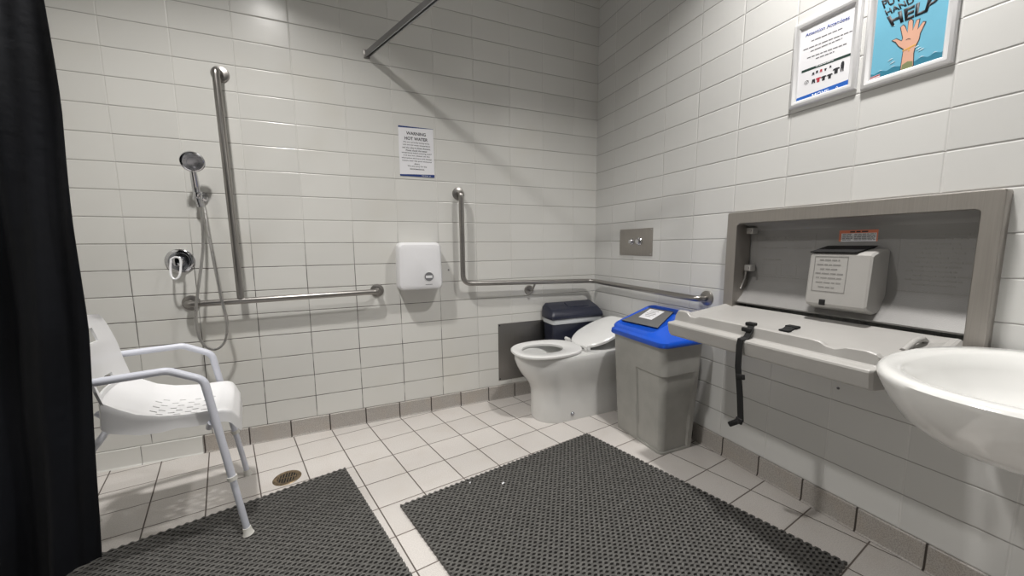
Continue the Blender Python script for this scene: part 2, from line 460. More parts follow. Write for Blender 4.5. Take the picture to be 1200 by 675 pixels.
# ------------------------------------------------------------------ floor drain
t = thing('floor_drain', 'round brass floor drain grate set in the tiles behind the left mat', 'drain', (-2.10, -0.445, 0))
m = MB(); m.rev([(0.042, 0.0), (0.042, 0.002), (0.045, 0.0035), (0.058, 0.003), (0.061, 0.0)], 40, cap=False); m.build('rim', M['brass'], t)
m = MB(); m.rev([(0.043, 0.0002), (0.043, 0.0008)], 32); m.build('bowl', M['dark'], t)  # flat disc painted near black as the shade below the grate
m = MB()
for k in range(-3, 4):
    x = k*0.0115; hy = math.sqrt(max(0.0001, 0.042**2 - x*x)); m.box((x, 0, 0.0018), (0.0045, 2*hy, 0.002))
m.box((0, 0, 0.0019), (0.08, 0.005, 0.002)); m.build('grate', M['brass'], t, False)

# ------------------------------------------------------------------ grab bars
def flange(parent, x, y, z=0.0, r=0.040):
    m = MB(); m.rev([(r, 0.0), (r, 0.003), (r*0.94, 0.008), (r*0.62, 0.012), (0.018, 0.0135)], 36, Matrix.Translation((x, y, z)))
    return m.build('flange', M['steel'], parent)
BR = 0.0162
# upright bar in the shower
t = thing('grab_bar', 'stainless grab bar with tall upright and low horizontal rail, beside the hand shower', 'grab bar', (-2.08, 0, 0.836), BACK)
m = MB(); m.tube(arc_path([(-0.243, 1.159, 0.008), (-0.243, 1.159, 0.072), (-0.229, 0.012, 0.072)], 0.032), BR); m.build('upright', M['steel'], t)
flange(t, -0.243, 1.159)
# low horizontal bar
m = MB(); m.tube(arc_path([(-0.462, -0.006, 0.008), (-0.462, -0.006, 0.072), (0.455, 0.008, 0.072), (0.455, 0.008, 0.008)], 0.034), BR); m.build('rail', M['steel'], t)
flange(t, -0.462, -0.006); flange(t, 0.455, 0.008)
# the angled bar that goes round the corner beside the toilet
t = thing('grab_bar', 'long L-shaped stainless grab bar wrapping the corner above the toilet', 'grab bar', (0, 0, 0))
HZ = 0.848
pts = arc_path([(-1.093, -0.008, 1.455), (-1.093, -0.07, 1.455), (-1.093, -0.07, 0.865), (-0.07, -0.07, 0.838), (-0.07, -1.016, 0.822), (-0.008, -1.016, 0.822)], 0.062, 9)
m = MB(); m.tube(pts, BR); m.build('rail', M['steel'], t)
for loc, rot in (((-1.093, 0, 1.455), BACK), ((0, -1.016, 0.822), RIGHT)):
    m = MB(); m.rev([(0.040, 0.0), (0.040, 0.003), (0.0376, 0.008), (0.025, 0.012), (0.018, 0.0135)], 36)
    f = m.build('flange', M['steel'], t); f.location = loc; f.rotation_euler = rot
m = MB(); m.rev([(0.036, 0.0), (0.036, 0.003), (0.0335, 0.008), (0.022, 0.012), (0.012, 0.0135)], 36)
f = m.build('flange', M['steel'], t); f.location = (-0.58, 0, 0.788); f.rotation_euler = BACK
m = MB(); m.tube(arc_path([(-0.58, -0.006, 0.788), (-0.58, -0.055, 0.788), (-0.565, -0.070, 0.836)], 0.025), 0.0075, 10); m.build('bracket', M['steel'], t)

# ------------------------------------------------------------------ hand shower, holder, mixer
t = thing('shower_holder', 'round chrome wall holder carrying the hand shower', 'shower holder', (-2.452, 0, 1.375), BACK)
m = MB(); m.rev([(0.030, 0), (0.030, 0.004), (0.026, 0.014), (0.014, 0.020), (0.012, 0.03)], 32); m.build('wall_plate', M['chrome'], t)
m = MB(); m.tube([(0, 0, 0.02), (0.0, -0.002, 0.045)], 0.012, 14)
m.build('arm', M['chrome'], t)
m = MB(); m.rev([(0.0165, -0.022), (0.0185, -0.018), (0.0185, 0.018), (0.0165, 0.022)], 20, Matrix.Translation((0.001, 0.0, 0.056)) @ Matrix.Rotation(R(-68), 4, 'X') @ Matrix.Rotation(R(14), 4, 'Y'))
m.build('cradle', M['chrome'], t)

t = thing('hand_shower', 'chrome hand shower with a round head and looping metal hose', 'hand shower', (-2.452, 0, 1.375), BACK)
m = MB()
hp = smooth_path([(0.006, -0.055, 0.052), (0.001, -0.01, 0.056), (0.000, 0.04, 0.064), (0.003, 0.10, 0.085), (0.004, 0.125, 0.097)], 6)
m.tube(hp, [0.0115 + 0.0045*math.sin(PI*min(1, i/len(hp)*1.1)) for i in range(len(hp))], 16)
m.build('handle', M['chrome'], t)
hd = Matrix.Translation((0.010, 0.158, 0.107)) @ Matrix.Rotation(R(24), 4, 'Y') @ Matrix.Rotation(R(22), 4, 'X')
m = MB(); m.rev([(0.010, -0.024), (0.028, -0.020), (0.043, -0.010), (0.049, 0.0), (0.048, 0.010), (0.042, 0.0135)], 40, hd)
hdo = m.build('shower_head', M['chrome'], t)
m = MB(); m.rev([(0.040, 0.0136), (0.038, 0.0165), (0.024, 0.018), (0.023, 0.0165), (0.010, 0.018)], 36, hd)
for k in range(14):
    a = 2*PI*k/14; m.rev([(0.0022, 0.015), (0.0018, 0.0195)], 6, hd @ Matrix.Translation((0.032*math.cos(a), 0.032*math.sin(a), 0)))
m.build('spray_face', M['chrome_dark'], hdo)
m = MB()
hose = smooth_path([(0.008, -0.058, 0.052), (0.008, -0.12, 0.052), (-0.002, -0.28, 0.058), (-0.030, -0.50, 0.100), (-0.045, -0.64, 0.104), (-0.030, -0.745, 0.10),
                    (0.018, -0.785, 0.095), (0.062, -0.745, 0.09), (0.082, -0.64, 0.105), (0.070, -0.52, 0.110), (0.052, -0.36, 0.09), (0.026, -0.16, 0.05), (0.014, -0.06, 0.024), (0.006, -0.022, 0.016)], 14)
m.tube(hose, [0.0062 + (0.0007 if i % 2 else 0) for i in range(len(hose))], 10)
m.build('hose', M['hose'], t)

t = thing('shower_mixer', 'round chrome shower mixer with a clear lever handle', 'shower mixer', (-2.568, 0, 1.048), BACK)
m = MB(); m.rev([(0.062, 0), (0.062, 0.004), (0.056, 0.009), (0.046, 0.011)], 44); pl = m.build('face_plate', M['chrome'], t)
m = MB(); m.rev([(0.046, 0.0105), (0.044, 0.014), (0.030, 0.017)], 44); m.build('ring', M['chrome_dark'], t)
m = MB(); m.rev([(0.026, 0.014), (0.026, 0.040), (0.022, 0.050), (0.010, 0.054)], 32); m.build('cap', M['chrome'], t)
m = MB(); m.tube(smooth_path([(-0.018, 0.012, 0.052), (-0.020, -0.03, 0.062), (-0.016, -0.070, 0.076), (0.0, -0.086, 0.080), (0.016, -0.070, 0.076), (0.020, -0.03, 0.062), (0.018, 0.012, 0.052), (0.0, 0.022, 0.05), (-0.018, 0.012, 0.052)], 5)[:-1], 0.0050, 8, closed=True)
m.build('lever', M['white_plastic'], t)

# ------------------------------------------------------------------ hot water notice
t = thing('hot_water_notice', 'small white warning notice about hot water taped to the shower wall', 'notice', (-1.3515, 0, 1.696), BACK)
m = MB(); m.box((0, 0, 0.0012), (0.212, 0.298, 0.0014)); m.build('paper', M['paper'], t, False)
flat([[(-0.106, 0.149), (-0.106, 0.139), (0.106, 0.147), (0.106, 0.149)]], M['ink_navy'], t, 'header_stripe', 0.002)
flat([[(-0.106, -0.149), (0.106, -0.149), (0.106, -0.131), (-0.02, -0.135), (-0.106, -0.139)]], M['ink_navy'], t, 'footer_stripe', 0.002)
text_mesh('WARNING', M['ink'], t, 'heading', width=0.118, height=0.019, at=(0, 0.100), z=0.002, bold=0.02)
text_mesh('HOT WATER', M['ink'], t, 'heading', width=0.140, height=0.019, at=(0, 0.069), z=0.002, bold=0.02)
ln = ['We are currently having issues', 'with the hot water temperature', 'and the valve in these showers.', 'Please check the water', 'temperature before entering, and if', 'it is too hot, please use the',
      'alternative showers and change', 'rooms near the pool entrance', 'doors.', 'We are sorry for the', 'inconvenience.']
wd = [0.160, 0.168, 0.172, 0.130, 0.182, 0.160, 0.184, 0.180, 0.034, 0.118, 0.088]
for k, (s_, w_) in enumerate(zip(ln, wd)):
    text_mesh(s_, M['ink'], t, 'lettering', width=w_, height=0.0105, at=(0, 0.050-0.0158*k), z=0.002, bold=0.008)
text_mesh('MOVE A', M['paper'], t, 'logo', width=0.055, height=0.007, at=(0.055, -0.145), z=0.0026)

# ------------------------------------------------------------------ paper dispenser
t = thing('paper_dispenser', 'white plastic paper dispenser with a small oval window on the back wall', 'dispenser', (-1.372, 0, 0.99), BACK)
rings = []
for z, ins, top in ((0.0, 0.000, 0.0), (0.07, 0.000, 0.0), (0.105, 0.003, 0.002), (0.122, 0.012, 0.010), (0.128, 0.028, 0.026)):
    # wider at the foot than at the shoulder
    pr = rrect(-0.138+ins, 0.138-ins, -0.145+ins*0.6, 0.148-top-ins*0.4, 0.030)
    rings.append([(x*(1 - 0.05*((y+0.145)/0.293)), y, z) for x, y in pr])
m = MB(); m.loft(rings); m.build('cover', M['white_plastic'], t)
om = Matrix.Translation((0.047, -0.064, 0.1275))
m = MB(); m.rev([(0.032, -0.001), (0.032, 0.0015), (0.0285, 0.003), (0.027, 0.0015)], 36, om); wf = m.build('window_frame', M['alu'], t)
m = MB(); m.rev([(0.027, 0.0), (0.027, 0.0016)], 36, om); m.build('pane', M['ink_grey'], wf)
m = MB(); m.box((0.047, -0.064, 0.1297), (0.040, 0.016, 0.001)); m.build('window_band', M['white_plastic'], wf, False)
m = MB(); m.box((0.045, -0.112, 0.1285), (0.042, 0.003, 0.0008)); m.build('embossed_name', M['ink_grey'], t, False)
m = MB(); m.box((-0.02, -0.146, 0.07), (0.02, 0.010, 0.02), bev=0.003); m.build('lock_tab', M['seat'], t)

# black plastic plugs in old screw holes
for X, Z, lb in ((-1.497, 0.945, 'small black wall plug left of the white dispenser'), (-1.172, 0.955, 'small grey wall plug right of the white dispenser')):
    t_ = MB(); t_.rev([(0.0055, 0), (0.0055, 0.002), (0.003, 0.003)], 14)
    o = t_.build('wall_plug', M['ink'] if X < -1.3 else M['ink_grey']); o.location = (X, 0, Z); o.rotation_euler = BACK
    tag(o, lb, 'wall plug')
t_ = MB(); t_.rev([(0.005, 0), (0.005, 0.002), (0.003, 0.003)], 14)
o = t_.build('wall_plug', M['ink_grey']); o.location = (0, -1.625, 0.54); o.rotation_euler = RIGHT
tag(o, 'small grey wall plug in the tiles beneath the changing table', 'wall plug')

# ------------------------------------------------------------------ steel plates
t = thing('flush_plate', 'brushed steel flush plate with two round buttons above the toilet', 'flush plate', (0, -0.452, 1.128), RIGHT)
m = MB(); m.box((0, 0, 0.002), (0.312, 0.178, 0.004), bev=0.0012); m.build('plate', M['steel_flat'], t)
for x, s_ in ((-0.030, 0.021), (0.040, 0.026)):
    m = MB(); m.rev([(s_, 0.004), (s_, 0.010), (s_*0.9, 0.012), (s_*0.72, 0.012), (s_*0.72, 0.022), (s_*0.6, 0.026), (s_*0.2, 0.0275)], 32, Matrix.Translation((x, 0.004, 0)))
    m.build('push_button', M['chrome'], t)
for x in (-0.145, 0.145):
    for y in (-0.078, 0.078):
        m = MB(); m.rev([(0.004, 0.003), (0.004, 0.005), (0.002, 0.0056)], 12, Matrix.Translation((x, y, 0))); m.build('screw', M['chrome'], t)
t = thing('wall_panel', 'grey stainless steel panel screwed low on the back wall beside the toilet', 'wall panel', (-0.575, 0, 0.345), BACK)
m = MB(); m.box((0, 0, 0.0015), (0.50, 0.42, 0.003), bev=0.0008); m.build('plate', M['steel_dark'], t)
for x in (-0.24, 0.24):
    for y in (-0.198, 0.198):
        m = MB(); m.rev([(0.005, 0.003), (0.005, 0.0045), (0.003, 0.0055)], 12, Matrix.Translation((x, y, 0))); m.build('screw', M['ink'], t)

# ------------------------------------------------------------------ toilet
TY = -0.372
def egg(front, hw, a, rear, z, n=28, dy=0.0, p=2.0):
    """D outline: half ellipse in front (towards -x), straight sides to the rear"""
    out = []
    for i in range(n+1):
        th = PI/2 + PI*i/n
        c, s_ = math.cos(th), math.sin(th)
        out.append((front + a + a*math.copysign(abs(c)**(2/p), c), dy + hw*math.copysign(abs(s_)**(2/p), s_), z))
    out.append((rear, dy-hw, z)); out.append((rear*0.5+0, dy-hw, z)) if False else None
    out.append((rear, dy+hw, z))
    return out
t = thing('toilet', 'white ceramic floor-standing toilet with its lid lifted back, in the corner', 'toilet', (0, TY, 0))
prof = [(0.000, -0.728, 0.135, 0.13), (0.020, -0.732, 0.138, 0.13), (0.12, -0.730, 0.138, 0.13), (0.19, -0.735, 0.141, 0.135), (0.235, -0.752, 0.148, 0.15), (0.275, -0.782, 0.158, 0.175), (0.315, -0.812, 0.168, 0.205),
        (0.36, -0.835, 0.176, 0.235), (0.40, -0.848, 0.181, 0.26), (0.425, -0.850, 0.181, 0.27), (0.434, -0.844, 0.176, 0.266)]
rings = [egg(f, h, a, -0.012, z) for z, f, h, a in prof]
inn = [(0.434, -0.800, 0.125, 0.20, -0.46), (0.420, -0.792, 0.118, 0.195, -0.465), (0.36, -0.775, 0.105, 0.17, -0.48), (0.29, -0.73, 0.080, 0.13, -0.50), (0.24, -0.68, 0.050, 0.09, -0.53)]
def egg_in(z, f, h, a, r_):
    o_ = egg(f, h, a, r_, z); return o_
m = MB(); m.loft(rings, True, False)
# deck around the opening and the inside of the bowl
vo = [m.b.verts.new(p) for p in egg(-0.844, 0.176, 0.266, -0.012, 0.434)]
ri = [egg_in(*q) for q in inn]
vi = [m.b.verts.new(p) for p in ri[0]]
n_ = len(vo)
for j in range(n_): m.b.faces.new((vo[j], vo[(j+1) % n_], vi[(j+1) % n_], vi[j]))
m.loft(ri, False, True)
bmesh.ops.remove_doubles(m.b, verts=m.b.verts, dist=0.0004)
m.build('bowl', M['ceramic'], t)
m = MB(); m.loft([egg(-0.70, 0.062, 0.10, -0.52, 0.262), egg(-0.70, 0.062, 0.10, -0.52, 0.264)]); m.build('water', M['water'], t)
def sup(cx, a, b_, p, z, n=60):
    return [(cx + a*math.copysign(abs(math.cos(2*PI*k/n))**(2/p), math.cos(2*PI*k/n)), b_*math.copysign(abs(math.sin(2*PI*k/n))**(2/p), math.sin(2*PI*k/n)), z) for k in range(n)]
so = lambda z, i: sup(-0.634, 0.230-i, 0.186-i, 2.35, z)
si = lambda z, i: sup(-0.662, 0.136+i, 0.108+i, 2.1, z)
m = MB(); m.loft([so(0.436, 0.004), so(0.441, 0.0), so(0.451, 0.0), so(0.457, 0.007), si(0.457, 0.008), si(0.452, 0.0), si(0.440, 0.0), si(0.436, 0.004)], close=True)
m.build('seat', M['seat'], t)
# lid, swung up and back
lm = Matrix.Translation((-0.392, 0, 0.462)) @ Matrix.Rotation(R(-21.5), 4, 'Y')
def lid_ring(z, i):
    out = []
    for k in range(40):
        a = 2*PI*k/40; c, s_ = math.cos(a), math.sin(a)
        x = 0.186 + (0.205-i)*math.copysign(abs(c)**0.86, c); y = (0.166-i)*math.copysign(abs(s_)**(0.62), s_)
        y *= 1 - 0.12*max(0, (0.10-x)/0.10)
        out.append(lm @ Vector((x, y, z)))
    return out
m = MB(); m.loft([lid_ring(-0.020, 0.006), lid_ring(-0.018, 0), lid_ring(-0.004, 0.0), lid_ring(0.002, 0.007), lid_ring(0.004, 0.03)]); m.build('lid', M['seat'], t)
for y in (-0.115, 0.115):
    m = MB(); m.tube([(-0.405, y-0.022, 0.462), (-0.405, y+0.022, 0.462)], 0.0115, 16); m.box((-0.40, y, 0.448), (0.03, 0.034, 0.024), bev=0.004)
    m.build('hinge', M['seat'], t)
m = MB(); m.rev([(0.013, 0), (0.013, 0.004), (0.010, 0.008), (0.003, 0.009)], 18, Matrix.Translation((-0.52, -0.1385, 0.045)) @ Matrix.Rotation(R(90), 4, 'X')); m.build('bolt_cap', M['chrome_dark'], t)

# ------------------------------------------------------------------ navy sanitary bin in the corner
t = thing('sanitary_bin', 'dark navy sanitary bin standing in the corner behind the toilet', 'sanitary bin', (-0.262, -0.098, 0))
def rr3(x0, x1, y0, y1, r_, z, zf=None):
    return [(x, y, z if zf is None else zf(x, y)) for x, y in rrect(x0, x1, y0, y1, r_, 5)]
m = MB(); m.loft([rr3(-0.185, 0.185, -0.06, 0.07, 0.02, 0.0), rr3(-0.208, 0.208, -0.072, 0.082, 0.022, 0.555)]); m.build('body', M['navy'], t)
m = MB(); m.loft([rr3(-0.212, 0.212, -0.076, 0.084, 0.022, 0.548), rr3(-0.215, 0.215, -0.079, 0.085, 0.022, 0.562), rr3(-0.211, 0.211, -0.076, 0.083, 0.022, 0.587)], False, False); m.build('bin_liner', M['liner'], t)
zf = lambda base: (lambda x, y: base + 0.055*(y+0.09)/0.18)
m = MB(); m.loft([rr3(-0.219, 0.219, -0.082, 0.088, 0.018, 0.582), rr3(-0.222, 0.222, -0.085, 0.090, 0.020, 0.592), rr3(-0.219, 0.219, -0.082, 0.088, 0.020, 0, zf(0.606)),
                  rr3(-0.200, 0.200, -0.045, 0.078, 0.016, 0, zf(0.634)), rr3(-0.19, 0.19, -0.040, 0.070, 0.012, 0, zf(0.636))]); ld = m.build('lid', M['navy'], t)
m = MB(); m.loft([rr3(-0.05, 0.13, -0.025, 0.055, 0.008, 0, zf(0.634)), rr3(-0.047, 0.127, -0.022, 0.052, 0.008, 0, zf(0.642))]); m.build('flap', M['navy'], ld)

# ------------------------------------------------------------------ grey bin with blue lid
BX, BY = -0.19, -0.855
t = thing('waste_bin', 'tall grey plastic waste bin with a bright blue lid beside the toilet', 'waste bin', (BX, BY, 0))
def bin_ring(z, hx, hy, rad, rec):
    pr = rrect(-hx, hx, -hy, hy, rad, 10)
    # resample evenly
    per = []; L = 0; P = [Vector((x, y)) for x, y in pr]; N = 168
    seg = [(P[(i+1) % len(P)]-P[i]).length for i in range(len(P))]; T = sum(seg)
    out = []
    i = 0; acc = 0
    for k in range(N):
        d = T*k/N
        while acc + seg[i] < d: acc += seg[i]; i += 1
        q = P[i].lerp(P[(i+1) % len(P)], (d-acc)/max(seg[i], 1e-9))
        out.append(q)
    res = []
    for q in out:
        x, y = q
        inrec = rec and ((x < -hx+0.03 and y < -0.005 and y <= hy) or (y < -hy+0.03 and x < hx-0.055))
        # the same sunk panel on the opposite corner
        inrec = inrec or (rec and ((x > hx-0.03 and y > 0.005) or (y > hy-0.03 and x > -hx+0.055)))
        if inrec:
            nx = (1 if x < -hx+rad else 0) - (1 if x > hx-rad else 0); ny = (1 if y < -hy+rad else 0) - (1 if y > hy-rad else 0)
            v = Vector((nx, ny)); v = v.normalized()*rec if v.length else v
            x += v.x; y += v.y
        res.append((x, y, z))
    return res
def bw(z): f = z/0.60; return 0.118+0.030*f, 0.182+0.019*f, 0.030+0.008*f
rings = []
for z, rec in [(0.0, 0), (0.012, 0.0), (0.014, 0.008), (0.10, 0.008), (0.22, 0.008), (0.34, 0.008), (0.428, 0.008), (0.434, 0.004), (0.437, 0), (0.50, 0), (0.57, 0), (0.600, 0)]:
    hx, hy, rd = bw(z); rings.append(bin_ring(z, hx, hy, rd, rec))
m = MB(); m.loft(rings); m.build('body', M['bin_grey'], t, ang=28)
m = MB(); m.loft([rr3(-0.152, 0.152, -0.205, 0.205, 0.04, 0.585), rr3(-0.154, 0.154, -0.207, 0.207, 0.04, 0.60)]); m.build('collar', M['bin_grey'], t)
def dome(hx0, hx1, y0, y1, r_, base, sl): return [(x, y, base + sl*(x+0.135)) for x, y in rrect(-hx0, hx1, y0, y1, r_, 8)]
m = MB(); m.loft([[(x, y, 0.592) for x, y in rrect(-0.164, 0.164, -0.216, 0.216, 0.05, 8)], [(x, y, 0.598) for x, y in rrect(-0.168, 0.168, -0.220, 0.220, 0.052, 8)],
                  [(x, y, 0.618) for x, y in rrect(-0.165, 0.165, -0.217, 0.217, 0.052, 8)], [(x, y, 0.627) for x, y in rrect(-0.150, 0.155, -0.204, 0.210, 0.05, 8)],
                  dome(0.146, 0.160, -0.115, 0.214, 0.040, 0.634, 0.32), dome(0.140, 0.155, -0.105, 0.209, 0.038, 0.642, 0.325), dome(0.122, 0.142, -0.095, 0.197, 0.028, 0.643, 0.325), dome(0.118, 0.132, -0.085, 0.186, 0.026, 0.636, 0.29)])
m.build('lid', M['bin_blue'], t, ang=50)
# sheet of dark card lying over the lid, with its taped notice
cc = [(-0.276, -0.664, 0.6585), (-0.256, -0.930, 0.6640), (-0.056, -0.848, 0.722), (-0.066, -0.668, 0.7190)]
cen = Vector(cc[0])*0.25 + Vector(cc[1])*0.25 + Vector(cc[2])*0.25 + Vector(cc[3])*0.25
tc_ = thing('card_sheet', 'dark grey card sheet with a printed slip lying on the blue bin lid', 'card', cen)
def slab(q, th, up_):
    q = [Vector(p)-cen for p in q]
    nrm = (q[1]-q[0]).cross(q[3]-q[0]).normalized()
    if nrm.z < 0: nrm = -nrm
    m = MB(); m.loft([[p+nrm*up_ for p in q], [p+nrm*(up_+th) for p in q]]); return m
slab(cc, 0.002, 0.0).build('card', M['card'], tc_, False)
nn = [(-0.199, -0.722, 0.68), (-0.196, -0.822, 0.68), (-0.078, -0.802, 0.71), (-0.080, -0.690, 0.71)]
# keep the slip in the plane of the card
n0 = (Vector(cc[1])-Vector(cc[0])).cross(Vector(cc[3])-Vector(cc[0])).normalized()
def onpl(p):
    p = Vector(p); d = (Vector(cc[0])-p).dot(n0)/n0.z; return Vector((p.x, p.y, p.z+d))
nn = [onpl(p) for p in nn]
slab(nn, 0.0006, 0.0022).build('notice', M['paper'], tc_, False)
m = MB()
U_ = (nn[3]-nn[0]); V_ = (nn[1]-nn[0])
for k, (a, w_) in enumerate([(0.14, 0.62), (0.32, 0.5), (0.46, 0.7), (0.60, 0.66), (0.74, 0.4)]):
    aa = 1-a
    q = [nn[0]+U_*aa+V_*(0.5-w_/2), nn[0]+U_*aa+V_*(0.5+w_/2), nn[0]+U_*(aa-0.035)+V_*(0.5+w_/2), nn[0]+U_*(aa-0.035)+V_*(0.5-w_/2)]
    q = [p-cen+Vector((0, 0, 0.0031)) for p in q]
    m.loft([q, [p+Vector((0, 0, 0.0003)) for p in q]])
m.build('lettering', M['ink_grey'], tc_, False)

# ------------------------------------------------------------------ wall posters
def snap_frame(cy, cz, w, h, label):
    t = thing('poster_frame', label, 'framed poster', (0, cy, cz), RIGHT)
    bw_ = 0.026
    prof = [(0.0, 0.0), (0.0, 0.008), (0.004, 0.013), (0.012, 0.0155), (0.020, 0.013), (0.0255, 0.008), (0.026, 0.0065), (0.026, 0.0)]
    crn = [(-w/2, -h/2, 1, 1), (w/2, -h/2, -1, 1), (w/2, h/2, -1, -1), (-w/2, h/2, 1, -1)]
    m = MB(); m.loft([[(x+sx*d, y+sy*d, z) for d, z in prof] for x, y, sx, sy in crn], close=True)
    f = m.build('frame', M['alu'], t, ang=30)
    return t
def loc2(t_cy, t_cz): return lambda p: (-(p[0]-t_cy), p[1]-t_cz)
# left poster
FW, FH = 0.227, 0.330
cy, cz = -1.4785, 1.840
t = snap_frame(cy, cz, FW, FH, 'silver framed white notice headed Attention Attendees, left of the two posters')
q = loc2(cy, cz)
m = MB(); m.box((0, 0, 0.004), (0.186, 0.288, 0.003)); m.build('paper', M['paper'], t, False)
text_mesh('Attention Attendees', M['ink_title'], t, 'heading', quad=[(-0.072, 0.116), (-0.072, 0.103), (0.074, 0.090+0.004), (0.074, 0.106+0.004)], z=0.0056, bold=0.015)
rows = [[(-1.43, 1.916), (-1.538, 1.912)], [(-1.403, 1.894), (-1.564, 1.887)], [(-1.43, 1.877), (-1.535, 1.876)], [(-1.419, 1.856), (-1.551, 1.850)], [(-1.451, 1.841), (-1.512, 1.839)]]
bars([q(a)+q(b_) for a, b_ in rows], M['ink_grey'], t, 'lettering', 0.0056, 0.0036)
A_, B_ = q((-1.403, 1.810)), q((-1.566, 1.806))
flat([[(A_[0], A_[1]-0.003), (B_[0], B_[1]-0.003), (B_[0], B_[1]+0.006), (A_[0], A_[1]+0.006)]], M['ink_green'], t, 'green_bar', 0.0056)
bars([(A_[0]+0.05, A_[1]+0.0006, A_[0]+0.11, A_[1]-0.0006)], M['paper'], t, 'lettering', 0.0061, 0.0022, seed=5)
def shirt(x, y, s_): return [(x-.5*s_, y+.5*s_), (x-.2*s_, y+.55*s_), (x+.2*s_, y+.55*s_), (x+.5*s_, y+.5*s_), (x+.6*s_, y+.2*s_), (x+.3*s_, y+.2*s_), (x+.28*s_, y-.55*s_), (x-.28*s_, y-.55*s_), (x-.3*s_, y+.2*s_), (x-.6*s_, y+.2*s_)]
def pants(x, y, s_): return [(x-.3*s_, y+.5*s_), (x+.3*s_, y+.5*s_), (x+.4*s_, y-.5*s_), (x+.12*s_, y-.5*s_), (x, y), (x-.12*s_, y-.5*s_), (x-.4*s_, y-.5*s_)]
def person(x, y, s_): return [(x-.16*s_, y+.2*s_), (x-.12*s_, y+.45*s_), (x, y+.55*s_), (x+.12*s_, y+.45*s_), (x+.16*s_, y+.2*s_), (x+.14*s_, y-.55*s_), (x+.04*s_, y-.55*s_), (x, y-.15*s_), (x-.04*s_, y-.55*s_), (x-.14*s_, y-.55*s_)]
ic = []; ir = []
for k, p in enumerate([(-1.446, 1.787), (-1.459, 1.789), (-1.473, 1.788), (-1.488, 1.786), (-1.504, 1.790)]):
    x, y = q(p); (ir if k == 2 else ic).append((pants if k != 3 else shirt)(x, y, 0.011 if k < 3 else 0.008))
for k, p in enumerate([(-1.449, 1.758), (-1.466, 1.757), (-1.484, 1.756), (-1.504, 1.755)]):
    x, y = q(p); (ir if k == 1 else ic).append((pants if k == 0 else shirt)(x, y, 0.016))
x, y = q((-1.524, 1.767)); ic.append(shirt(x, y, 0.019)); x, y = q((-1.543, 1.775)); ic.append(person(x, y, 0.034))
for p_ in ic: flat([p_], M['ink'], t, 'pictogram', 0.0056)
for p_ in ir: flat([p_], M['ink_red'], t, 'pictogram', 0.0056)
x, y = q((-1.424, 1.763)); m = MB(); m.rev([(0.0078, 0.0056), (0.0078, 0.006), (0.0066, 0.006), (0.0066, 0.0056)], 24, Matrix.Translation((x, y, 0)), cap=False)
m.prism([(x-.004, y), (x-.001, y-.004), (x+.005, y+.004), (x+.004, y+.005), (x-.001, y-.002), (x-.003, y+.001)], 0.0056, 0.006); m.build('tick_mark', M['ink'], t, False)
flat([[(-0.093, -0.144), (0.093, -0.144), (0.093, -0.121), (-0.093, -0.128)]], M['ink_blue'], t, 'footer_stripe', 0.0056)
text_mesh('MOVE', M['paper'], t, 'logo', quad=[(-0.030, -0.131), (-0.031, -0.1455), (0.026, -0.1445), (0.026, -0.131)], z=0.0061, bold=0.01)
text_mesh('A', M['paper'], t, 'logo', quad=[(0.046, -0.132), (0.046, -0.143), (0.060, -0.143), (0.060, -0.132)], z=0.0061)
# right poster
cy, cz = -1.7190, 1.829
t = snap_frame(cy, cz, FW, FH, 'silver framed blue poster of a raised hand reading HELP, right of the two posters')
q = loc2(cy, cz)
m = MB(); m.box((0, 0, 0.004), (0.186, 0.288, 0.003)); m.build('print', M['sky_ink'], t, False)
wt = [(-0.093, -0.144), (0.093, -0.144), (0.093, -0.119), (0.084, -0.123), (0.070, -0.118), (0.055, -0.124), (0.040, -0.118), (0.024, -0.124), (0.008, -0.118), (-0.010, -0.124), (-0.028, -0.119), (-0.045, -0.125), (-0.062, -0.119), (-0.078, -0.124), (-0.093, -0.118)]
flat([wt], M['sea_ink'], t, 'sea', 0.0056)
fo = [[(x-0.007, y+0.0005), (x, y+0.0035), (x+0.007, y+0.0005), (x, y+0.0015)] for x, y in wt[2:] if y > -0.120]
fo += [[(-0.045+dx, -0.095+dy), (-0.036+dx, -0.089+dy), (-0.030+dx, -0.090+dy), (-0.037+dx, -0.093+dy)] for dx, dy in ((0, 0), (0.006, -0.012), (0.062, 0.012), (0.068, 0.004), (0.075, -0.002))]
for f_ in fo: flat([f_], M['foam_ink'], t, 'foam', 0.0061)
hand = [(-1.682, 1.798), (-1.691, 1.799), (-1.706, 1.784), (-1.7085, 1.793), (-1.7, 1.831), (-1.7055, 1.835), (-1.7105, 1.827), (-1.7185, 1.804), (-1.7185, 1.840), (-1.724, 1.843), (-1.7285, 1.836), (-1.7305, 1.805), (-1.738, 1.833), (-1.744, 1.833),
        (-1.742, 1.802), (-1.754, 1.820), (-1.759, 1.817), (-1.749, 1.788), (-1.748, 1.771), (-1.740, 1.747), (-1.7385, 1.732), (-1.7405, 1.693), (-1.711, 1.692), (-1.713, 1.757), (-1.700, 1.772), (-1.691, 1.789)]
hl = [Vector(q(p)) for p in hand]
def offset(poly, d):
    n = len(poly); A = sum(poly[i].x*poly[(i+1) % n].y-poly[(i+1) % n].x*poly[i].y for i in range(n)); sg = 1 if A > 0 else -1; out = []
    for i in range(n):
        a, b_, c = poly[i-1], poly[i], poly[(i+1) % n]
        e1 = (b_-a).normalized(); e2 = (c-b_).normalized()
        n1 = Vector((e1.y, -e1.x))*sg; n2 = Vector((e2.y, -e2.x))*sg; nn_ = (n1+n2)
        nn_ = nn_.normalized() if nn_.length > 0.1 else n1
        out.append(b_+nn_*d/max(0.55, nn_.dot(n1)))
    return out
flat([[tuple(p) for p in offset(hl, 0.0019)]], M['ink'], t, 'hand_outline', 0.0061, 0.0003)
